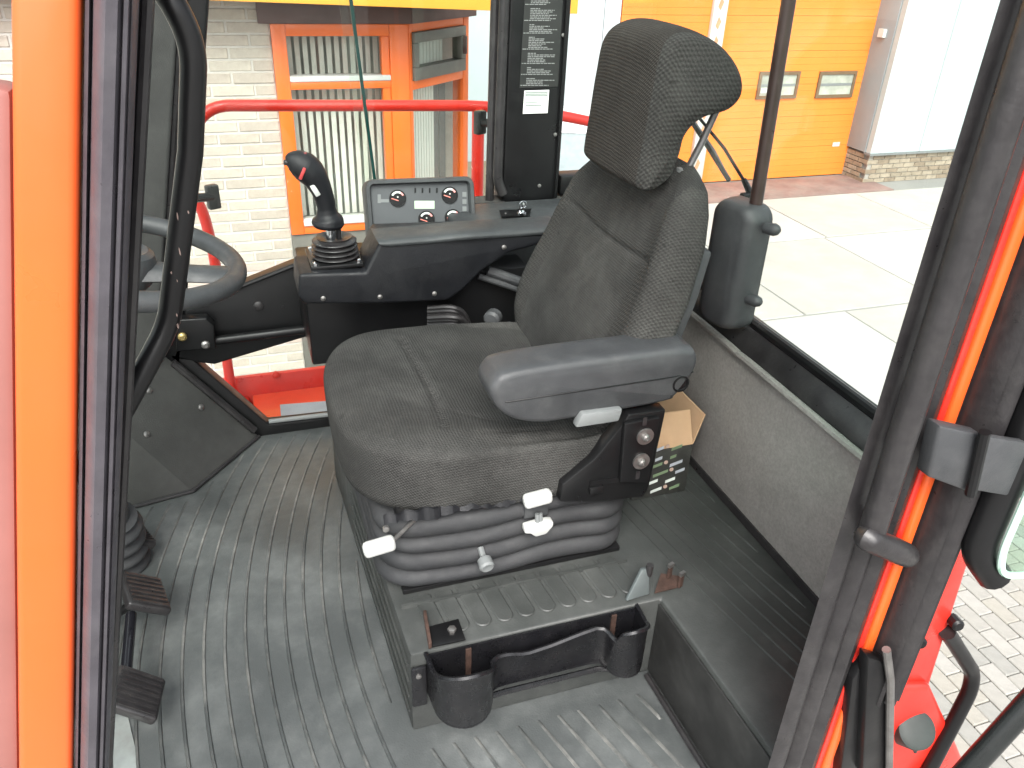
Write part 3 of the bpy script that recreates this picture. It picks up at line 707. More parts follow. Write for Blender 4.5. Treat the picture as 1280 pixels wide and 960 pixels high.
# headrest: comma profile in x,z
HYN, HYF = 1.245, 1.520
def hp(u, v): p = P(u, v, y=HYN); return (p.x, p.z)
prof = [hp(806,241), hp(822,238), hp(841,222), hp(852,196), hp(860,170), hp(880,150), hp(914,138), hp(931,116), hp(930,86), hp(912,56), hp(880,39), hp(852,38), hp(832,58), hp(820,110), hp(809,170), hp(799,220), hp(798,235)]
pc = cspline([(a_,0,b_) for a_, b_ in prof], 6)
hsgn = -1 if sum(pc[i-1].x*pc[i].z-pc[i].x*pc[i-1].z for i in range(len(pc))) > 0 else 1
cx_ = sum(p.x for p in pc)/len(pc); cz_ = sum(p.z for p in pc)/len(pc)
rs = []; N_ = 40
for k in range(N_+1):
    t = k/N_; y_ = HYN+(HYF-HYN)*t; e = abs(2*t-1); sc = (1-e**5)**(1/3.4) if e < 1 else 0; sc = .12+.88*sc if 0 < k < N_ else .1
    inset = (1-sc)*.008
    ring = []
    for i, p in enumerate(pc):
        a_ = pc[i-1]; b_ = pc[(i+1) % len(pc)]; tg = (b_-a_).normalized(); nn = Vector((-tg.z,0,tg.x))
        nn = nn*hsgn
        bow = .012*(1-(2*t-1)**2)
        top = (.046*sm(p.z, .99, 1.14)*(e**2.6) if t > .5 else .012*sm(p.z, 1.0, 1.14)*(e**4)); fb = .018*e**6*max(0,-nn.x)
        ring.append(Vector((p.x-nn.x*inset-bow*max(0,-nn.x)*.7+fb, y_, p.z-nn.z*inset-top*.9)))
    rs.append(ring)
def capring(ring, c, k_): return [c+(p-c)*k_ for p in ring]
def inner(ring, sg, d_):
    o = []
    for i, p in enumerate(ring):
        tg = (ring[(i+2) % len(ring)]-ring[i-2]).normalized(); o.append(p-Vector((-tg.z,0,tg.x))*sg*d_)
    return o
q = MB(); q.rings(rs); head = q.build('headrest', m_head, seat, ang=80)
head.data.materials.append(m_knit)
for p in head.data.polygons:
    if p.center.y+ORIG[seat].y < HYN+.02: p.material_index = 1

# armrest
def rbox(x0,x1,y0,y1,z0,z1, r, name, M, par, endr=None, n=6):
    """box with rounded side profile (xz) extruded along y, bevelled"""
    a_, b_ = (x1-x0)/2, (z1-z0)/2; q = MB(); q.prism([(x0+a_+x, y0, z0+b_+z) for x, z in rrect(a_, b_, endr or r, n)], (0,y1-y0,0))
    return q.build(name, M, par, bevel=r, seg=4, ang=50)
AX0, AX1, AY0, AY1, AZ0, AZ1 = .346, .728, 1.08, 1.165, .558, .670
def armprof(ins):
    pts = [(AX0,.63),(AX0+.006,.652),(AX0+.03,.667),(AX0+.12,.672),(AX1-.06,.672),(AX1-.015,.668),(AX1,.652),(AX1+.002,.63),(AX1-.01,.60),(AX1-.03,.575),(AX1-.06,.562),(AX0+.14,.556),(AX0+.09,.558),(AX0+.045,.572),(AX0+.015,.597)]
    c = cspline([(x,0,z) for x, z in pts], 6); o = []
    for i, p in enumerate(c):
        tg = (c[(i+1) % len(c)]-c[i-1]).normalized(); o.append(Vector((p.x-tg.z*ins*-1*-1, 0, p.z+tg.x*ins*-1*-1)))
    return o
_t = armprof(0); _sg = 1 if sum(_t[i-1].x*_t[i].z-_t[i].x*_t[i-1].z for i in range(len(_t))) > 0 else -1
rs = []
for k in range(25):
    t = k/24; e = abs(2*t-1); ins = .013*(1-(1-e**5)**(1/2.2)); y_ = AY0+(AY1-AY0)*t
    rs.append([Vector((p.x, y_, p.z)) for p in armprof(ins*_sg)])
_as = -1 if sum(_t[i-1].x*_t[i].z-_t[i].x*_t[i-1].z for i in range(len(_t))) > 0 else 1
q = MB(); q.rings(rs); arm = q.build('armrest', m_plastic, seat, ang=60)
q = MB(); q.tube([(AX0+.012,AY0+.006,.613),(AX0+.03,AY0-.0005,.6135),(AX1-.045,AY0-.0005,.617),(AX1-.004,AY0+.004,.619)], .0013, 6); q.build('armrest_seam', m_black, arm)
q = MB(); q.lathe((.700,AY0+.001,.600), (0,-1,0), [(0,.016),(.002,.0165),(.003,.013),(-.004,.011),(-.004,.004)], 20); q.build('pivot_cap', m_black, arm)
q = MB(); q.prism([(.498,AY0-.012,.548),(.580,AY0-.012,.548),(.585,AY0-.012,.573),(.508,AY0-.012,.575)], (0,.02,0)); q.build('release_tab', m_lgrey, arm, bevel=.004, seg=2)
# side bracket
by = 1.076
def bp_(u, v): return P(u, v, y=by)
q = MB(); q.prism([bp_(700,628), bp_(703,606), bp_(742,575), bp_(776,534), bp_(786,518), bp_(833,512), bp_(826,545), bp_(812,608), bp_(806,622), bp_(745,628)], (0,.03,0)); br = q.build('side_bracket', m_black, seat, bevel=.004)
q = MB(); q.prism([P(781,530,y=by-.012), P(826,522,y=by-.012), P(811,604,y=by-.012), P(775,604,y=by-.012)], (0,.011,0)); q.build('bracket_plate', m_black, br, bevel=.004)
for u, v in ((806,545),(801,576)):
    c_ = P(u,v,y=by-.0125); q = MB(); q.lathe(c_, (0,-1,0), [(0,.0165),(.0035,.0165),(.0035,.0)], 22); wsh = q.build('washer', m_steel, br)
    q = MB(); q.lathe(c_+Vector((0,-.0035,0)), (0,-1,0), [(0,.0075),(.005,.007),(.007,.004),(.003,.003)], 10); q.build('bolt', m_steel, br)
for u, v in ((806,527),(797,594)):
    c_ = P(u,v,y=by-.0125); q = MB(); q.obox(c_, (.004,0,0), (0,.0008,0), (0,0,.008)); q.build('slot', m_rubber, br)
q = MB(); q.prism([P(738,602,y=by-.004), P(775,597,y=by-.004), P(775,603,y=by-.004), P(738,608,y=by-.004)], (0,.005,0)); q.build('bracket_lip', m_black, br)
q = MB(); q.prism([P(738,612,y=by-.01), P(754,608,y=by-.01), P(754,616,y=by-.01), P(738,620,y=by-.01)], (0,.01,0)); q.build('bracket_tab', m_black, br, bevel=.002)
# suspension bellows
bx0, bx1, by0, by1 = .158, .654, 1.104, 1.60; prof = []
nf = 4; zb, zt = PZ+.012, .372
for k in range(nf*12+1):
    t = k/(nf*12); ph = (t*nf) % 1; prof.append((zb+(zt-zb)*t, .018*abs(math.sin(math.pi*t*nf))**.6))
rs = []
for z, e in prof:
    ring = []
    for x, y in rrect((bx1-bx0)/2-.014, (by1-by0)/2-.014, .06, 9):
        l_ = math.hypot(x, y); sag = .006*math.sin(x*9+1)*math.sin(z*60); k_ = 1
        nx, ny = (x/((bx1-bx0)/2)), (y/((by1-by0)/2)); nl = math.hypot(nx**5, ny**5) or 1
        dx, dy = (abs(nx)**5*math.copysign(1,nx))/nl, (abs(ny)**5*math.copysign(1,ny))/nl
        ring.append(Vector(((bx0+bx1)/2+x+dx*e, (by0+by1)/2+y+dy*e, z+sag*.6)))
    rs.append(ring)
# finer outline: straight edges need points for sag
def dens(ring, m=4):
    o = []
    for i, p in enumerate(ring):
        qn = ring[(i+1) % len(ring)]; kk = 10 if (qn-p).length > .08 else 1
        for j in range(kk): o.append(p.lerp(qn, j/kk))
    return o
rs = [dens(r_) for r_ in rs]
rs = [[Vector((p.x, p.y-(.004*math.sin(p.x*22)*(1 if p.y < 1.2 else 0)), p.z+.006*math.sin(p.x*14+.6)*math.sin(math.pi*(p.z-zb)/(zt-zb)))) for p in r_] for r_ in rs]
q = MB(); q.rings(rs); q.build('bellows', m_bell, seat, ang=70)
q = MB(); q.box(.195,.64,1.112,1.60,PZ+.001,PZ+.012); q.build('base_plate', m_black, seat, bevel=.002)
q = MB(); q.box(.185,.64,1.078,1.083,PZ-.0005,PZ+.008); q.build('base_rail', m_step, seat)
q = MB(); q.box(.19,.655,1.125,1.60,.370,.398); q.build('seat_frame', m_black, seat, bevel=.006)
# ragged fabric hem under the cushion
rr = random.Random(5); hem = []
q = MB(); n_ = 46; up = []; dn = []
for k in range(n_+1):
    x = .165+k/n_*.31; up.append(Vector((x, 1.10+.004*math.sin(k*1.3), .404))); dn.append(Vector((x, 1.094+rr.uniform(-.003,.003), .388+rr.uniform(-.0025,.0025)+.004*math.sin(k*.35))))
q.rings([up, dn, [p+Vector((0,.005,0)) for p in dn], [p+Vector((0,.005,0)) for p in up]], cap=False, closed=False); q.build('torn_hem', m_console, seat)
# levers and knob
def lever(u, v, y, L_, h_, tilt, M=m_white):
    c_ = P(u, v, y=y); q = MB(); ax = Vector((math.cos(tilt),0,math.sin(tilt))); q.obox(c_, ax*L_, (0,.012,0), Vector((-math.sin(tilt),0,math.cos(tilt)))*h_)
    o = q.build('lever_grip', M, seat, bevel=.008, seg=3); q = MB(); q.tube([c_+ax*L_*.7, c_+ax*(L_+.03)+Vector((0,.03,0)), c_+ax*(L_+.06)+Vector((0,.05,.004))], .004, 8); q.build('lever_rod', m_steel, o)
lever(474,683,1.075,.028,.013,R(8)); lever(672,623,1.085,.027,.013,R(6))
c_ = P(674,664,y=1.075); q = MB()
q.prism([c_+Vector((x,0,z)) for x, z in ((-.028,.012),(-.012,.014),(.016,.016),(.029,.014),(.028,.004),(.016,-.012),(-.006,-.014),(-.016,-.004),(-.028,-.001))], (0,.02,0)); lg = q.build('lever_grip', m_white, seat, bevel=.004, seg=2)
q = MB(); q.tube([c_+Vector((0,.01,.012)), c_+Vector((0,.014,.03))], .005, 8); q.tube([c_+Vector((.006,.01,.012)), c_+Vector((.006,.014,.03))], .004, 8); q.build('lever_stem', m_lgrey, lg)
q = MB(); q.box(c_.x-.022, c_.x+.026, 1.098, 1.112, c_.z+.014, c_.z+.045); q.build('lever_bracket', m_plastic, seat, bevel=.003)
c_ = P(607,704,y=1.075); ax = Vector((.05,-1,-.25)).normalized()
q = MB(); q.lathe(c_-ax*.012, ax, [(0,.009),(.004,.0135),(.02,.0145),(.024,.011),(.022,.0)], 18); kn = q.build('height_knob', m_lgrey, seat)
q = MB(); q.tube([c_-ax*.03+Vector((0,0,.006)), c_-ax*.01], .006, 8); q.build('knob_stem', m_lgrey, kn)
# bolts at hem, far-side recliner and buckle
for u, v in ((482,660),):
    q = MB(); q.lathe(P(u,v,y=1.09), (0,-1,0), [(0,.006),(.005,.006),(.006,.002)], 10); q.build('bolt', m_steel, seat)
c_ = P(618,395,y=1.63); q = MB(); q.lathe(c_, (-.6,-.8,0), [(0,.02),(.02,.02),(.026,.014)], 14); q.box(c_.x-.03,c_.x+.05,1.635,1.66,.40,.47); q.build('recliner_knob', m_plastic, seat)
q = MB(); q.obox(P(632,420,y=1.63), (.025,0,.008), (0,.012,0), (-.004,0,.018)); q.build('belt_buckle', m_black, seat, bevel=.005)

# ------------------------------------------------------------------ storage tray on the plinth front
tray = empty('storage_tray', (.40,.93,.06), 'black moulded storage tray with two cup wells on plinth front', 'tray')
yw = PY0-.002
cL, cR = Vector((.260,.928)), Vector((.570,.926)); rL, rR = .053, .036
path = [(cL.x-rL-.003, yw)]
for k in range(17): t = math.pi+math.pi*k/16; path.append((cL.x+rL*math.cos(t), cL.y+rL*math.sin(t)*1.05))
path += [(cL.x+rL+.006,.934),(cL.x+rL+.016,.939),(cL.x+rL+.03,.940)]
for k in range(1,12): path.append((cL.x+rL+.03+k*(cR.x-rR-.02-cL.x-rL-.03)/12, .940))
path += [(cR.x-rR-.02,.940),(cR.x-rR-.006,.937)]
for k in range(17): t = math.pi+math.pi*k/16; path.append((cR.x+rR*math.cos(t), cR.y+rR*math.sin(t)))
path += [(cR.x+rR+.003, yw)]
TT = [(P(u,v,y=y_).x, P(u,v,y=y_).z) for u, v, y_ in ((541,826,.955),(552,836,.90),(580,848,.879),(604,838,.90),(618,822,.935),(632,819,.94),(655,820,.94),(690,808,.94),(725,793,.94),(748,785,.94),(762,785,.937),(775,790,.90),(790,792,.89),(806,783,.90),(814,764,.955))]
zfL, zfR = P(580,848,y=.874).z, P(790,792,y=.89).z
MT = [(P(u,v,y=.94).x, P(u,v,y=.94).z) for u, v in ((626,820),(638,818),(657,818),(690,807),(725,793),(748,785),(764,785))]
def traytop(x, y):
    if x <= MT[0][0]:
        s_ = max(0, 1-((x-cL.x)/rL)**2)**.5 if abs(x-cL.x) < rL else 0; e_ = .197 if x < cL.x else MT[0][1]; return e_+(zfL-e_)*s_**1.3
    if x >= MT[-1][0]:
        s_ = max(0, 1-((x-cR.x)/rR)**2)**.5 if abs(x-cR.x) < rR else 0; e_ = MT[-1][1] if x < cR.x else .197; return e_+(zfR-e_)*s_**1.3
    return interp(MT, x)
print('TRAY', zfL, zfR, MT)
ctr = Vector((.41,1.0,0)); out = []; inn = []
pts = [Vector((x,y,0)) for x, y in path]; zb = .108
nrm = []
for i, p in enumerate(pts):
    t = (pts[min(i+1,len(pts)-1)]-pts[max(0,i-1)]).normalized(); nrm.append(Vector((t.y,-t.x,0)))
o_lo = [p+n_*.0+Vector((0,0,zb)) for p, n_ in zip(pts,nrm)]; o_hi = [p+Vector((0,0,traytop(p.x,p.y))) for p in pts]
lip = [p+n_*.004+Vector((0,0,traytop(p.x,p.y)+.001)) for p, n_ in zip(pts,nrm)]; lip2 = [p+n_*.001+Vector((0,0,traytop(p.x,p.y)+.005)) for p, n_ in zip(pts,nrm)]
i_hi = [p-n_*.004+Vector((0,0,traytop(p.x,p.y)+.003)) for p, n_ in zip(pts,nrm)]; i_lo = [p-n_*.004+Vector((0,0,zb)) for p, n_ in zip(pts,nrm)]
o_md = [a_.lerp(b_,.93) for a_, b_ in zip(o_lo,o_hi)]
o_bb = [p-n_*.004+Vector((0,0,zb-.01)) for p, n_ in zip(pts,nrm)]
q = MB(); q.rings([o_bb,o_lo,o_md,lip,lip2,i_hi,i_lo], cap=False, closed=False); q.build('tray_wall', m_tray, tray, ang=60)
q = MB(); q.prism([p-n_*.001+Vector((0,0,zb-.008)) for p, n_ in zip(pts,nrm)], (0,0,.006)); q.build('tray_floor', m_tray, tray)
q = MB(); q.tube(fillet([P(606,873,y=.93), P(625,866,y=.934), P(752,835,y=.934), P(768,838,y=.925)],.02,4), .0055, 8); q.build('tray_lower_bead', m_tray, tray)
q = MB(); q.box(.205,.605,yw-.003,yw+.0005,.1,.194); q.build('tray_back', m_tray, tray)
q = MB(); q.box(cL.x-rL-.03,cL.x-rL-.003,yw-.008,yw,.075,.172); q.build('mounting_flange', m_tray, tray, bevel=.003)
q = MB(); q.lathe((cL.x-rL-.018,yw-.008,.155), (0,-1,0), [(0,.005),(.003,.005),(.004,.001)], 10); q.build('screw', m_steel, tray)
for x in (.275,.556): q = MB(); q.box(x,x+.010,yw-.006,yw-.0032,.11,.19); q.build('rusty_strap', m_rust, tray)
# black mounting plate and clip on the step
mp = empty('mounting_plate', (.265,.985,PZ), 'small black steel plate bolted to the step above the tray', 'bracket')
q = MB(); a_ = [P(535,785,z=PZ+.004), P(573,775,z=PZ+.004), P(582,801,z=PZ+.004), P(540,810,z=PZ+.004)]; q.prism(a_, (0,0,.004)); q.build('plate', m_black, mp, bevel=.0015)
q = MB(); q.prism([P(529,770,z=PZ+.004), P(533,769,z=PZ+.004), P(540,810,z=PZ+.004), P(536,812,z=PZ+.004)], (0,0,.014)); q.build('upturned_edge', m_rust, mp, bevel=.001)
q = MB(); q.lathe(P(565,788,z=PZ+.008), (0,0,1), [(0,.008),(.005,.008),(.007,.003)], 6); q.build('bolt', m_steel, mp)
cl = empty('metal_clip', (.69,1.0,PZ), 'rusty U shaped metal clip screwed to the step edge', 'clip')
q = MB(); q.prism([P(818,742,z=PZ+.004), P(846,735,z=PZ+.004), P(852,722,z=PZ+.004), P(826,718,z=PZ+.004)], (0,0,.003)); q.build('clip_base', m_rust, cl)
for u, v in ((836,722),(850,733)):
    b_ = P(u,v,z=PZ+.006); q = MB(); q.obox(b_+Vector((0,0,.014)), (.005,.002,0), (-.001,.002,0), (0,0,.015)); q.build('clip_prong', m_rust, cl, bevel=.001)
    q = MB(); q.obox(b_+Vector((0,0,.032)), (.006,.002,0), (-.001,.003,0), (0,0,.004)); q.build('prong_tip', m_steel, cl)
q = MB(); t0 = P(783,752,z=PZ+.003); t1 = P(812,743,z=PZ+.003); q.prism([t0, t1, t1+Vector((.004,.02,.045)), t1+Vector((-.012,.02,.046))], (0,.008,0)); q.build('clip_tongue', mat('pale_metal', (.12,.14,.14), .5, metal=.3), cl, bevel=.002)
q = MB(); q.tube([t1+Vector((.003,.02,.03)), t1+Vector((.004,.02,.055))], .007, 10); q.build('rubber_cap', m_rubber, cl)

# ------------------------------------------------------------------ control console on the far side
con = empty('control_console', (.35,1.84,.36), 'black plastic side console with padded top beyond the seat', 'console')
CYN, CYF = 1.715, 1.99
def cf(u, v): p = P(u, v, y=CYN); return Vector((p.x, CYN, p.z))
face = [cf(374,343), cf(373,372), cf(381,381), cf(480,380), cf(560,376), cf(580,362), cf(604,338), cf(638,316), cf(700,300), cf(700,292), cf(476,301), cf(457,341)]
q = MB(); q.prism(face, (0,.125,0)); q.build('housing', m_console, con, bevel=.012, seg=4, ang=50)
a_ = cf(471,303); b_ = cf(700,300)
zt = a_.z
rsec = [(CYN-.004,zt-.012),(CYN-.006,zt-.004),(CYN+.002,zt+.003),(CYN+.02,zt+.006),(CYN+.085,zt+.003),(CYN+.105,zt-.003),(CYN+.11,zt-.014)]
rs = []
for k in range(31):
    t = k/30; x = a_.x+.002+(b_.x-a_.x)*t; w_ = .012*sm(t,.25,.45)*sm(t,.75,.5); e = sm(t,0,.05)
    rs.append([Vector((x-(1-e)*.012*(z-zt)/.03, y-w_*.4, zt+(z-zt)*(.55+.45*e)+w_*.3)) for y, z in rsec])
q = MB(); q.rings(rs); q.build('padded_top', m_contop, con, bevel=.004, seg=2, ang=50)
q = MB(); q.box(.115,.66,CYN+.06,FY-.01,.352,.56); q.build('pedestal', m_black, con, bevel=.006)
q = MB(); q.box(.50,.90,1.86,FY-.012,.45,.645); q.build('rear_shelf', m_contop, con, bevel=.01, seg=3)
q = MB(); q.box(.30,.62,CYN+.14,CYN+.19,.56,.615); q.build('shelf_front', m_contop, con, bevel=.006)
for u, v in ((404,373),(475,371),(543,367),(630,309)):
    q = MB(); q.lathe(cf(u,v), (0,-1,0), [(-.002,.006),(.002,.006),(.004,.002)], 10); q.build('screw', m_steel, con)
for k in range(6):   # cable bundle below the console
    y_ = CYN+.01+.008*(k % 3); z_ = cf(545,392-3*k).z
    p0 = P(535,385+4*k,y=y_+.02); p1 = P(565,384+4*k,y=y_-.01); p2 = P(580,392+3*k,y=y_-.012); p3 = P(586,410+2*k,y=y_); p4 = P(575,430,y=y_+.03)
    q = MB(); q.tube(spline([p0,p1,p2,p3,p4],6), .006+.0015*(k%2), 8); q.build('cable', m_rubber, con)
for (a1, a2, r_) in (((610,338),(650,352),.012),((598,345),(650,362),.008)):
    q = MB(); q.tube([P(*a1,y=1.76), P(*a2,y=1.74)], r_, 10); q.build('hose', m_plastic, con)

# joystick on the console
joy = empty('joystick', P(417,325,y=1.80), 'black pistol grip joystick with ribbed boot and red button', 'joystick')
jy = 1.79; base = P(418,338,y=jy-.02)
zc = cf(415,342).z+.004
jc = Vector((P(420,325,y=jy).x, jy+.01, zc))
q = MB(); q.box(jc.x-.062, jc.x+.056, jy-.052, jy+.075, zc-.004, zc+.006); q.build('base_plate', m_black, joy, bevel=.003)
for dx, dy in ((-.05,-.043),(.046,-.043),(-.05,.06)): q = MB(); q.lathe((jc.x+dx,jy+dy,zc+.006), (0,0,1), [(0,.006),(.006,.006),(.008,.002)], 6); q.build('bolt', m_chrome, joy)
pf = []
for k in range(37): t = k/36; pf.append((.006+.044*t, .050-.006*t+.006*math.sin(t*4*2*math.pi-math.pi/2)))
pf += [(.054,.040),(.052,.024),(.046,.018)]
q = MB(); q.lathe((jc.x,jy+.005,zc), (0,0,1), pf, 36); q.build('boot', m_rubber, joy, ang=70)
q = MB(); q.tube([P(414,309,y=jy), P(413,284,y=jy)], .0105, 16); q.build('shaft', m_chrome, joy)
q = MB(); q.tube([P(424,309,y=jy+.01), P(423,284,y=jy+.01)], .006, 10); q.build('cable', m_rubber, joy)
gp = [((410,283),18),((410,279),20.5),((410,273),19),((409,267),13),((408,260),11.5),((406,250),12),((402,238),13),((396,226),15),((389,216),17.5),((380,208),18),((370,203),15),((362,201),10.5),((357,201),5)]
pth = spline([P(*a_,y=jy) for a_, r_ in gp], 4); rd = []
for i in range(len(gp)-1):
    for j in range(4): rd.append((gp[i][1]*(1-j/4)+gp[i+1][1]*j/4))
rd.append(gp[-1][1]); sc_ = (P(500,240,y=jy)-P(400,240,y=jy)).length/100
q = MB(); q.tube(pth, [r_*sc_ for r_ in rd], 20); grip = q.build('grip', m_console, joy, ang=70)
def jb(u, v, y, ax, ay, az, M, nm): q = MB(); q.obox(P(u,v,y=y), ax, ay, az); q.build(nm, M, grip, bevel=.0015)
jb(378,217,jy-.03,(.006,0,.012),(0,.003,0),(.003,0,-.0015),mat('button_red',(.45,.05,.05),.4),'red_rocker')
jb(394,238,jy-.0225,(.006,0,-.012),(0,.003,0),(.005,0,.0025),m_white,'white_label')
for u, v in ((381,194),(358,203)): q = MB(); q.lathe(P(u,v,y=jy-.006), (-.3,0,1) if u>370 else (-1,0,.1), [(-.004,.006),(.004,.006),(.006,.003)], 12); q.build('button', mat('button_dull',(.18,.05,.05),.5) if u>370 else m_rubber, grip)

# instrument panel
ip = empty('instrument_panel', (.41,1.965,.65), 'grey instrument pod with round gauges and small display behind the console', 'instrument panel')
iy = 1.955
c00, c10, c11, c01 = P(460,308,y=iy-.02), P(597,300,y=iy-.02), P(588,221,y=iy+.03), P(460,225,y=iy+.03)
ex_ = (c10-c00).normalized(); ey_ = ((c01+c11)/2-(c00+c10)/2); ey_ = (ey_-ex_*ey_.dot(ex_)).normalized(); en = ex_.cross(ey_).normalized()
if en.y > 0: en = -en
ic = (c00+c10+c11+c01)/4; hw = (c10-c00).length/2*.98; hh = ((c01+c11)/2-(c00+c10)/2).length/2*1.02
def ipt(a_, b_, d_=0): return ic+ex_*(a_*hw)+ey_*(b_*hh)+en*d_
rr_ = rrect(hw, hh, .022, 6); ri = rrect(hw-.014, hh-.014, .01, 6)
def ring2(pts2, d_): return [ic+ex_*x+ey_*y+en*d_ for x, y in pts2]
q = MB(); q.rings([ring2(rr_,-.05), ring2(rr_,.0), ring2(rrect(hw-.003,hh-.003,.02,6),.006), ring2(rrect(hw-.011,hh-.011,.012,6),.006), ring2(ri,.0), ring2(ri,-.014)], cap=True); q.build('pod_housing', m_contop, ip, ang=40)
q = MB(); q.prism(ring2(rrect(hw-.0145,hh-.0145,.008,4),-.0135), en*.002); q.build('panel_face', mat('panel_face', (.07,.075,.08), .45, var=.08), ip)
def gauge(u, v, r):
    dd = (P(u,v,y=iy)-CAM).normalized(); t = (ic-en*.011-CAM).dot(en)/dd.dot(en); c_ = CAM+dd*t
    q = MB(); q.lathe(c_, en, [(-.001,r),(.003,r),(.003,r*.9),(.0015,r*.88)], 28); g_ = q.build('gauge', m_black, ip)
    def arc(a0, a1, r0, r1, M, nm):
        q = MB(); n_ = 14; vs = []
        for k in range(n_+1):
            a_ = R(a0+(a1-a0)*k/n_)
            for rr2 in (r0, r1): vs.append(c_+en*.0036+(ex_*math.cos(a_)+ey_*math.sin(a_))*rr2)
        q.add(vs, [(2*k,2*k+1,2*k+3,2*k+2) for k in range(n_)]); q.build(nm, M, g_)
    arc(60,150,r*.6,r*.82,mat('dial_white',(.72,.78,.74),.5),'dial_scale'); arc(25,60,r*.6,r*.82,mat('dial_red',(.7,.3,.28),.5),'dial_red_zone')
    q = MB(); q.obox(c_+en*.004+(ex_*-.35+ey_*-.12)*r, (ex_*.94-ey_*.35)*r*.42, (ex_*.35+ey_*.94)*r*.05, en*.0004); q.build('needle', mat('needle_red',(.8,.25,.2),.5), g_)
    q = MB(); q.lathe(c_+en*.0036+ey_*r*.15, en, [(0,.0022),(.0008,.002)], 8); q.build('dial_symbol', m_white, g_)
for u, v, r_ in ((497,248,.0215),(562,244,.0215),(533,274,.0215),(566,272,.0215)): gauge(u, v, r_)
def iflat(u0, v0, u1, v1, M, nm, d_=.0035):
    vs = []
    for u, v in ((u0,v0),(u1,v0),(u1,v1),(u0,v1)):
        dd = (P(u,v,y=iy)-CAM).normalized(); t = (ic-en*.0115+en*d_*.2-CAM).dot(en)/dd.dot(en); vs.append(CAM+dd*t)
    q = MB(); q.prism(vs, en*.001); q.build(nm, M, ip)
iflat(518,251,543,261,mat('lcd', (.45,.55,.42), .3, var=.03),'display')
for k in range(4): iflat(518+k*9,235,520+k*9,241,m_black,'indicator')
iflat(472,243,476,254,m_lgrey,'label_strip'); iflat(476,249,486,253,m_lgrey,'label_strip')
for k in range(3): iflat(578,240+k*9,583,246+k*9,m_lgrey,'label_strip')

# ignition switch and key
key = empty('ignition_key', P(652,268,z=.655), 'silver key with ring in the ignition plate beside the pillar', 'key')
q = MB(); q.prism([P(627,272,z=.653), P(662,270,z=.653), P(664,262,z=.653), P(624,264,z=.653)], (0,0,.003)); q.build('switch_plate', m_black, key)
kc = P(652,268,z=.656); q = MB(); q.lathe(kc, (0,0,1), [(0,.012),(.006,.012),(.008,.008)], 18); q.build('lock_barrel', m_chrome, key)
q = MB(); q.obox(kc+Vector((0,0,.018)), (.007,0,0), (0,.001,0), (0,0,.012)); q.build('key_blade', m_chrome, key, bevel=.002)
q = MB(); q.tube([kc+Vector((.002+.009*math.cos(t),-.003,.026+.009*math.sin(t))) for t in [2*math.pi*k/20 for k in range(21)]], .0012, 6); q.build('key_ring', m_chrome, key)
q = MB(); q.lathe(P(632,267,z=.656), (0,0,1), [(0,.003),(.002,.003)], 8); q.build('screw', m_steel, key)

# ------------------------------------------------------------------ steering wheel and column
sc0 = Vector((-.198,1.39,.802)); tl = R(13)
sx = Vector((math.cos(tl),0,-math.sin(tl))); sy = Vector((0,1,0)); sn_ = sx.cross(sy)
sw_ = empty('steering_wheel', sc0-sn_*.05, 'grey moulded steering wheel with thick rim behind black grab handle', 'steering wheel')
m_sw = mat('steering_grey', (.036,.039,.041), .5, var=.1, vs=20, bump=.15, bs=400, dust=(.13,.13,.13), dustamt=.3, ds=12)
RW = .182; ring = []
q = MB(); rs = []
for k in range(72):
    a_ = 2*math.pi*k/72; e = sx*math.cos(a_)+sy*math.sin(a_); rs.append([sc0+e*(RW+.0165*math.cos(b_))+sn_*.0165*math.sin(b_) for b_ in [2*math.pi*j/16 for j in range(16)]])
rs.append(rs[0]); q.rings(rs, cap=False); q.build('rim', m_sw, sw_, ang=80)
q = MB(); q.lathe(sc0-sn_*.06, sn_, [(0,.035),(.02,.05),(.055,.055),(.07,.05),(.076,.04),(.072,.03),(.072,.0)], 28); q.build('hub', m_sw, sw_)
for a_ in (-8, 128, 232):
    e = sx*math.cos(R(a_))+sy*math.sin(R(a_)); f_ = sn_.cross(e); rs = []
    for t in (0,.25,.5,.75,1):
        c_ = sc0+e*(.04+t*(RW-.05))-sn_*(.018*(1-t)); w_ = .034-.012*math.sin(t*math.pi)*.6; h_ = .014-.004*t
        rs.append([c_+f_*x*w_+sn_*y*h_ for x, y in ((-1,-.5),(-.8,.6),(-.3,1),(.3,1),(.8,.6),(1,-.5),(.6,-1),(-.6,-1))])
    q = MB(); q.rings(rs); q.build('spoke', m_sw, sw_, ang=60)
colm = empty('steering_column', (-.34,1.45,0), 'grey steering column cover with ribbed rubber boot at the floor', 'steering column')
cb = Vector((-.355,1.62,0))
c1, c2 = P(163,640,y=1.62), P(158,480,y=1.50)
c1 = Vector((-.365,1.58,.09)); c2 = Vector((-.335,1.5,.42)); c3 = Vector((-.23,1.40,.72))
q = MB(); q.tube(spline([c1,c2,c3],8), [.045+.0*k for k in range(17)], 18); q.build('column_cover', m_plastic, colm)
pf = [(0,.07)]
for k in range(31): t = k/30; pf.append((.01+.15*t, .062-.008*t+.008*math.sin(t*4*2*math.pi)))
q = MB(); q.lathe(Vector((-.368,1.60,-.002)), (c2-c1), pf+[(.162,.046)], 24); q.build('boot', m_bell, colm, ang=70)
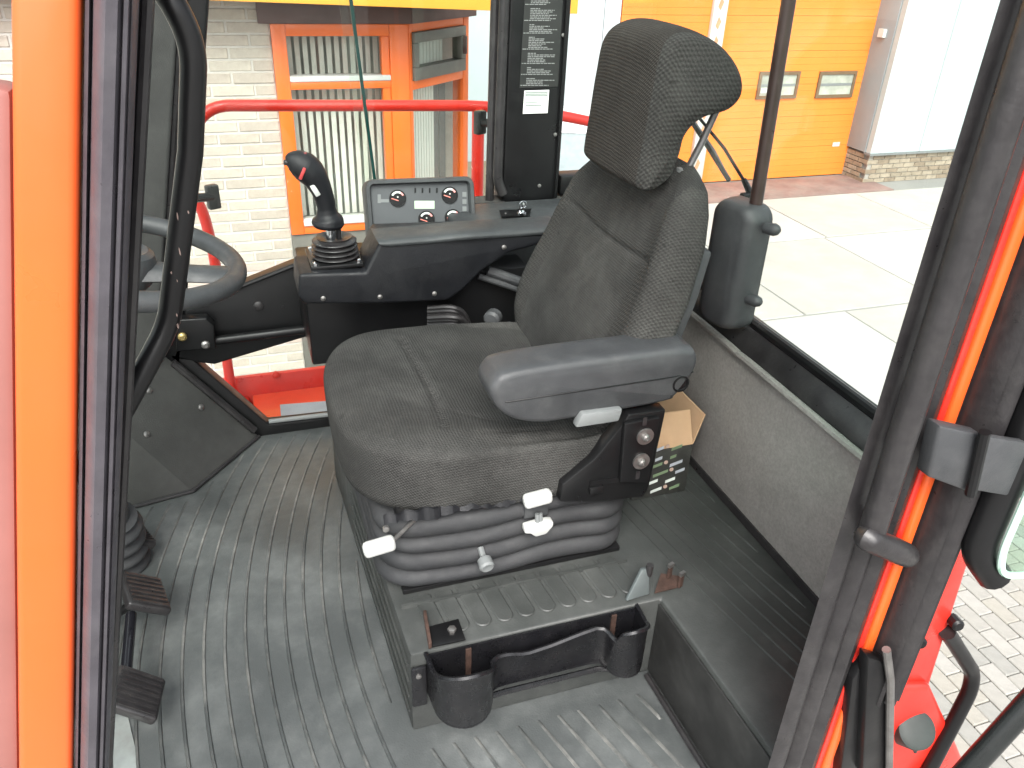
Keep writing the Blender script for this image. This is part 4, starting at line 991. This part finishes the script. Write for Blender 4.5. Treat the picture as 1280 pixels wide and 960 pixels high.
# pedals
def pedal(name_label, u, v, z, hx, hy, tilt, yawr, rodto, M):
    c_ = P(u, v, z=z); p = empty('foot_pedal', (c_.x,c_.y,0), name_label, 'pedal', 'pedals on the cab floor')
    ax = Vector((math.cos(tilt)*math.cos(yawr), math.cos(tilt)*math.sin(yawr), -math.sin(tilt))); ay = Vector((-math.sin(yawr), math.cos(yawr), 0)); az = ax.cross(ay)
    q = MB(); q.obox(c_, ax*hx, ay*hy, az*.010); pad = q.build('pedal_pad', m_rubber, p, bevel=.006, seg=3)
    n_ = 7
    for k in range(n_): q = MB(); q.obox(c_+az*.011+ay*hy*(-.82+1.64*k/(n_-1)), ax*hx*.85, ay*hy*.06, az*.0022); q.build('grip_rib', m_rubber, pad)
    if rodto: q = MB(); q.tube([c_-az*.011, Vector(rodto).lerp(c_,.4)-az*.02, Vector(rodto)], .009, 10); q.build('pedal_arm', m_black, p)
    return p
pedal('wide worn black rubber pedal in the middle of the pedals', 180, 742, .10, .045, .052, R(38), R(14), (-.42,1.38,.02), None)
pedal('black rubber pedal beside the bare metal floor patch', 170, 868, .085, .045, .045, R(38), R(-8), (-.43,1.15,.02), None)
pedal('small ribbed pedal at the foot of the steering column', 173, 672, .055, .028, .035, R(35), R(25), (-.40,1.55,.01), None)
rod = empty('pedal_rod', (-.31,1.25,.05), 'short glossy black rod joining the two larger pedals', 'rod')
q = MB(); q.tube([P(164,768,z=.075), P(157,848,z=.07)], .0105, 14); q.build('rod', mat('gloss_black', (.012,.012,.015), .12, var=.1), rod)
q = MB(); q.add([(-.5,.8,.002),(-.31,.8,.002),(-.295,1.05,.002),(-.33,1.2,.002),(-.5,1.2,.002)], [(0,1,2,3,4)]); q.build('metal_floor_patch', mat('bare_metal', (.33,.36,.35), .45, metal=.4, var=.25, vs=14, dust=(.2,.15,.12), dustamt=.5, ds=9), cab)

# ------------------------------------------------------------------ mirror, wiper
mir = empty('rear_view_mirror', (.93,1.29,.58), 'black backed mirror on a dark rod at the rear window', 'mirror')
mc = P(914,331,x=.905)
a_ = Vector((.26,-1,.0)).normalized(); up_ = Vector((.0,0,1)); dn_ = -a_.cross(up_)
hwm, hhm = .056, .128
def mring(pts2, d_): return [mc+a_*x+up_*y+dn_*d_ for x, y in pts2]
q = MB(); q.rings([mring(rrect(hwm*.55,hhm*.9,.02,6),-.028), mring(rrect(hwm*.82,hhm*.965,.026,6),-.022), mring(rrect(hwm*.95,hhm*.99,.03,6),-.01), mring(rrect(hwm,hhm,.03,6),.008), mring(rrect(hwm,hhm,.03,6),.028), mring(rrect(hwm*.94,hhm*.97,.026,6),.03)]); q.build('mirror_shell', m_plastic, mir, ang=60)
q = MB(); q.prism(mring(rrect(hwm*.9,hhm*.95,.024,6),.0302), dn_*.001); q.build('mirror_glass', m_chrome, mir)
t0 = P(946,248,x=.925); t1 = P(986,0,x=.925); dv = (t1-t0)/(t1.z-t0.z)
q = MB(); q.tube([t0-dv*.02, t0+dv*(1.715-t0.z)], .0125, 14); q.build('mirror_rod', m_brown, mir)
for u, v in ((962,286),(940,375)):
    c_ = P(u,v,x=.925); q = MB(); q.lathe(c_, (.35,-.9,.1), [(-.01,.010),(.01,.012),(.018,.009),(.022,.004)], 14); q.build('clamp_knob', m_plastic, mir)
wip = empty('rear_wiper', P(938,243,x=RX+.09), 'thin black wiper outside the rear window beside the mirror rod', 'wiper')
wx = RX+.075
q = MB(); q.tube([P(940,246,x=wx), P(930,225,x=wx)], [.008,.006], 10); arm_ = q.build('wiper_arm', m_black, wip)
q = MB(); q.tube([P(930,226,x=wx), P(905,185,x=wx), P(868,140,x=wx)], .0035, 8); q.build('arm_rod', m_black, arm_)
q = MB(); q.tube([P(911,225,x=wx-.012), P(880,175,x=wx-.012), P(860,145,x=wx-.012)], .0055, 8); q.build('wiper_blade', m_rubber, wip)
q = MB(); q.tube([P(909,219,x=wx-.006), P(893,188,x=wx), P(868,152,x=wx-.006)], .0022, 6); q.build('blade_bow', m_steel, wip)
q = MB(); q.box(RX+.051,wx+.01, P(940,246,x=wx).y-.012, P(940,246,x=wx).y+.012, P(940,250,x=wx).z-.05, P(940,246,x=wx).z+.008); q.build('wiper_motor', m_black, wip, bevel=.004)

# ------------------------------------------------------------------ grab handles
h1 = empty('grab_handle', lp(210,400), 'chipped black tubular grab handle bent beside the front door seal', 'grab handle')
hy = .62
def hh_(u, v, y=hy): return P(u, v, y=y)
pth = [hh_(150,-60,.66), hh_(205,-18), hh_(243,55), hh_(238,190), hh_(211,405), hh_(150,520,.60), hh_(95,600,.575)]
hpth = fillet(pth[:4], .045, 8)[:-1] + fillet(pth[3:], .016, 8)
q = MB(); q.tube(hpth, .0088, 16); q.build('tube', m_black, h1)
rr = random.Random(11)
for k in range(8):
    a_ = pth[3].lerp(pth[4], rr.uniform(.15,1)); ang = rr.uniform(-2.4,-.7); rad = .0087; L2 = rr.uniform(.001,.004); w2 = rr.uniform(.05,.12); n2 = 7
    pl_ = []
    for j in range(n2):
        t = 2*math.pi*j/n2; aa = ang+w2*math.cos(t)*rr.uniform(.5,1); pl_.append(a_+Vector((math.cos(aa)*rad, math.sin(aa)*rad, L2*math.sin(t)*rr.uniform(.5,1.1))))
    q = MB(); nrm_ = Vector((math.cos(ang), math.sin(ang), 0)); q.prism(pl_, nrm_*.0004); q.build('paint_chip', mat('chip', (.22,.16,.14), .6), h1, smooth=False)
h2 = empty('grab_handle', (.62,.53,.6), 'long black tubular grab handle curving in to the orange door lip', 'grab handle')
x_ = .617
q = MB(); q.tube(fillet([(x_+.004,LY-.012,1.72),(x_,LY-.018,1.2),(x_-.001,LY-.022,.72),P(1083,672,y=LY-.03),P(1131,693,y=LY-.03),P(1133,694,y=LY-.004)], .035, 8), .0145, 16); q.build('tube', m_rubber, h2)

# ------------------------------------------------------------------ open door
dr = empty('cab_door', (.78,.5,.0), 'open glass cab door with black rubber edge and hinge bracket', 'door')
q = MB(); sec = [(.722,.0),(.73,-.012),(.738,-.004),(.744,-.014),(.752,-.016),(.758,-.008),(.762,-.012),(.77,-.004),(.772,.03),(.722,.03)]
q.rings([[Vector((x, LY-.012+d_, z)) for x, d_ in sec] for z in (.40,1.72)]); q.build('door_edge_seal', m_rubber, dr, ang=45)
dy_ = .485
gl = [P(1226,735,y=dy_), P(1212,722,y=dy_), P(1216,700,y=dy_)]
x0g = P(1240,640,y=dy_).x
gx0, gz0 = .776, P(1215,738,y=dy_).z
pg = [(gx0+.0,gz0+.04),(gx0+.006,gz0+.018),(gx0+.02,gz0+.005),(gx0+.04,gz0),(1.45,gz0),(1.45,1.7),(gx0,1.7)]
q = MB(); q.prism([(x,dy_,z) for x, z in pg], (0,.006,0)); q.build('door_glass', m_gglass, dr, smooth=False)
q = MB(); e_ = [Vector((gx0-.001,dy_+.003,1.7)), Vector((gx0-.001,dy_+.003,gz0+.05)), Vector((gx0+.012,dy_+.003,gz0+.012)), Vector((gx0+.05,dy_+.003,gz0-.001)), Vector((1.45,dy_+.003,gz0-.001))]
q.tube(fillet(e_,.03,6), .0045, 8); q.build('glass_edge', m_gedge, dr)
q = MB(); q.tube(fillet([Vector((gx0-.004,dy_+.035,1.7)), Vector((gx0-.004,dy_+.03,gz0+.03)), Vector((gx0+.03,dy_+.02,gz0-.01))],.03,6), .02, 14); q.build('door_frame_tube', m_black, dr)
# hinge bracket
b0, b1_, b2, b3 = P(1175,532,y=LY-.03), P(1232,545,y=LY-.045), P(1214,617,y=LY-.045), P(1160,597,y=LY-.03)
q = MB(); q.prism([b0,b1_,b2,b3], (0,.02,0)); hb = q.build('hinge_bracket', m_plastic, dr, bevel=.004)
c0, c1_, c2_, c3_ = [P(u, v, y=dy_+.014) for u, v in ((1233,546),(1300,556),(1290,626),(1214,613))]
q = MB(); q.prism([c0,c1_,c2_,c3_], (0,.011,0)); q.build('hinge_leaf', m_plastic, hb, bevel=.003)
q = MB(); q.tube([P(1231,540,y=LY-.05), P(1213,618,y=LY-.05)], .006, 10); q.build('hinge_pin', m_black, hb)
# lower door stay (black / steel bar at the bottom)
q = MB(); q.prism([P(1086,822,y=.53), P(1112,830,y=.53), P(1108,970,y=.53), P(1078,970,y=.53)], (0,.02,0)); q.build('door_lower_edge', m_black, dr, bevel=.003)
q = MB(); q.tube([P(1108,812,y=.525), P(1113,850,y=.525), P(1111,985,y=.525)], .0055, 10); q.build('steel_edge', m_steel, dr)
q = MB(); q.prism([P(1066,850,y=.545), P(1086,822,y=.545), P(1079,975,y=.545), P(1050,975,y=.545)], (0,.02,0)); q.build('lower_corner', m_black, dr, bevel=.003)

# red chassis post with filler cap, step handle, lower handrail
chp = empty('chassis_post', P(1145,900,y=.66), 'red painted chassis post with round black cap behind door', 'chassis post')
cy_ = .585
q = MB(); q.prism([P(1186,668,y=cy_), P(1214,700,y=cy_), P(1160,868,y=cy_), P(1122,868,y=cy_)], (0,.016,0)); q.build('post', m_red, chp, bevel=.008, seg=3)
q = MB(); q.prism([P(1112,860,y=cy_-.012), P(1165,858,y=cy_-.012), P(1195,925,y=cy_-.012), P(1230,1010,y=cy_-.012), P(1100,1010,y=cy_-.012)], (0,.02,0)); q.build('foot', m_red, chp, bevel=.014, seg=3)
c_ = P(1144,912,y=cy_-.02); ax = (CAM-c_).normalized()*.5+Vector((.1,-.6,.4)); ax.normalize()
q = MB(); q.lathe(c_, ax, [(-.03,.03),(0,.0305),(.006,.029),(.01,.022),(.009,.0)], 26); cp = q.build('cap', mat('cap_rubber', (.03,.038,.034), .55, dust=(.08,.09,.085)), chp)
q = MB(); q.tube([c_+Vector((.004,-.004,-.026)), c_+Vector((.012,-.006,-.05))], [.006,.003], 8); q.build('cap_tab', m_rubber, cp)
for u, v in ((1146,798),(1192,776)):
    q = MB(); q.lathe(P(u,v,y=cy_-.004), (-.3,-1,.2), [(-.006,.009),(.012,.009),(.015,.006)], 10); q.build('bolt', m_black, chp)
sh = empty('step_handle', P(1225,850,y=.64), 'bent black flat handle bar beside the red chassis post', 'handle')
q = MB(); q.tube(fillet([P(1184,790,y=cy_-.006), P(1216,840,y=.58), P(1213,862,y=.575), P(1150,985,y=.56), P(1120,1040,y=.56)], .04, 7), .0115, 12); q.build('bar', m_black, sh)
hr = empty('lower_handrail', P(1245,920,y=.45), 'shiny black tube handrail rising from below the open door', 'handrail')
q = MB(); q.tube([P(1330,830,y=.43), P(1185,990,y=.43)], .0145, 16); q.build('tube', mat('gloss_black2', (.014,.016,.016), .2, var=.2), hr)

# ------------------------------------------------------------------ red guard rail and platform beyond the cab
gr = empty('guard_rail', (.3,2.5,-.2), 'red tubular guard rail outside the far cab window', 'guard rail')
ry = 2.5
pth = [P(262,520,y=ry), P(268,330,y=ry), P(262,285,y=ry), P(240,245,y=ry), P(232,200,y=ry), P(252,132,y=ry), P(400,132,y=ry), P(603,132,y=ry), P(690,142,y=ry), P(790,163,y=ry)]
q = MB(); q.tube(fillet(pth[4:], .10, 8), .0165, 14); q.build('top_rail', m_red, gr)
q = MB(); q.tube(spline([P(236,235,y=ry), P(252,262,y=ry), P(263,300,y=ry), P(272,350,y=ry), P(281,430,y=ry), P(291,500,y=ry)],6), .0165, 14); q.build('rail_post', m_red, gr)
pt_, pb_ = P(598,134,y=ry), P(597,300,y=ry); q = MB(); q.tube([pt_, Vector((pt_.x,ry,-.1))], .02, 14); q.build('rail_post', m_red, gr)
pf_ = empty('side_platform', (.2,2.5,-.2), 'orange red steel walkway platform below the far lower window', 'platform')
z1 = P(330,480,y=2.42).z
k0 = P(350,463,y=2.56)
q = MB(); q.box(-.6,1.3,2.54,2.56,-.6,k0.z); q.build('kick_plate', m_red, pf_, bevel=.004)
q = MB(); q.box(-.6,1.3,2.14,2.539,-.34,-.30); q.build('deck', m_redorange, pf_, bevel=.004)
a_ = P(312,492,y=2.5)
dz = P(340,490,y=2.539).z
q = MB(); q.box(P(318,520,y=2.4).x,1.3,2.30,2.539,-.299,dz); bxo = q.build('deck_box', m_redorange, pf_, bevel=.008, seg=3)
q = MB(); q.prism([P(350,506,z=dz+.002), P(440,499,z=dz+.002), P(440,530,z=dz+.002), P(352,530,z=dz+.002)], (0,0,.001)); q.build('anti_slip_pad', mat('pad_grey', (.34,.36,.4), .8, var=.1, bump=.5, bs=300), bxo)
q = MB(); q.lathe(P(345,468,y=2.539), (0,-1,0), [(0,.014),(.008,.014),(.012,.006)], 8); q.build('bolt', m_red, pf_)
q = MB(); q.box(P(296,480,y=2.5).x,P(308,480,y=2.5).x,2.40,2.539,-.299,dz-.005); q.build('deck_rib', m_red, pf_, bevel=.004)

# black window stops
def stop(lbl, u, v, du, side):
    c_ = P(u, v, y=FY+.09); o = empty('window_stop', c_, lbl, 'window stop', 'window stops')
    a_ = R(25)*side
    q = MB(); q.obox(c_, (.016*math.cos(a_),.016*math.sin(a_),0), (-.011*math.sin(a_),.011*math.cos(a_),0), (0,0,.031)); q.build('rubber_block', m_rubber, o, bevel=.005, seg=2)
    q = MB(); q.tube([c_, P(u+du,v+2,y=FY+.04)], .011, 10); q.build('stem', m_black, o)
stop('black rubber block on the front post by the steering wheel', 266, 246, -28, 1)
stop('black rubber block on the pillar with the printed decal', 600, 153, 18, 1)

# cardboard box behind the seat
cbx = empty('cardboard_box', (.87,1.33,PZ), 'open cardboard box with dark printed side behind the seat', 'box')
p0, p1 = P(805,605,z=PZ+.002), P(848,592,z=PZ+.002)
p1 = Vector((RX-.03, p1.y+.0, PZ+.002)); p0 = Vector((.74, 1.245, PZ+.002))
yb0 = 1.255; xb0, xb1 = .735, .868; hb_ = .125
q = MB(); q.box(xb0, xb1, yb0, yb0+.19, PZ+.001, PZ+hb_); cbm = mat('cardboard', (.42,.27,.16), .85, var=.1, vs=12); box_ = q.build('carton', mat('carton_print', (.035,.035,.032), .5, var=.3, vs=30), cbx, bevel=.0015)
q = MB(); q.prism([(xb0+.01,yb0+.002,PZ+hb_+.001),(xb1,yb0+.002,PZ+hb_+.001),(xb1+.012,yb0+.05,PZ+hb_+.058),(xb0+.02,yb0+.05,PZ+hb_+.062)], (.002,.003,.0)); q.build('flap', cbm, cbx)
q = MB(); q.prism([(xb1+.001,yb0+.004,PZ+hb_),(xb1+.001,yb0+.186,PZ+hb_),(xb1+.03,yb0+.18,PZ+hb_+.06),(xb1+.03,yb0+.02,PZ+hb_+.06)], (.003,0,.001)); q.build('flap', cbm, cbx)
rr = random.Random(4)
cols = [mat('print_white', (.62,.66,.62), .5), mat('print_green', (.16,.22,.13), .5), mat('print_grey2', (.4,.42,.46), .5)]
for row in range(6):
    x = xb0+.004+(row % 2)*.02; z = PZ+.012+row*.0215
    while x < xb1-.02:
        w_ = rr.uniform(.014,.04); w_ = min(w_, xb1-.004-x); M = rr.choice(cols)
        q = MB(); q.prism([(x,yb0-.0008,z),(x+w_,yb0-.0008,z+w_*.25),(x+w_,yb0-.0008,z+w_*.25+.0075),(x,yb0-.0008,z+.0075)], (0,-.0006,0)); q.build('print_bar', M, box_)
        if rr.random() < .28: q = MB(); q.lathe((x+w_+.009,yb0-.0005,z+.007+w_*.2), (0,-1,0), [(0,.0048),(.001,.0048)], 12); q.build('print_dot', mat('print_dot', (.45,.33,.27), .5), box_)
        x += w_+.02
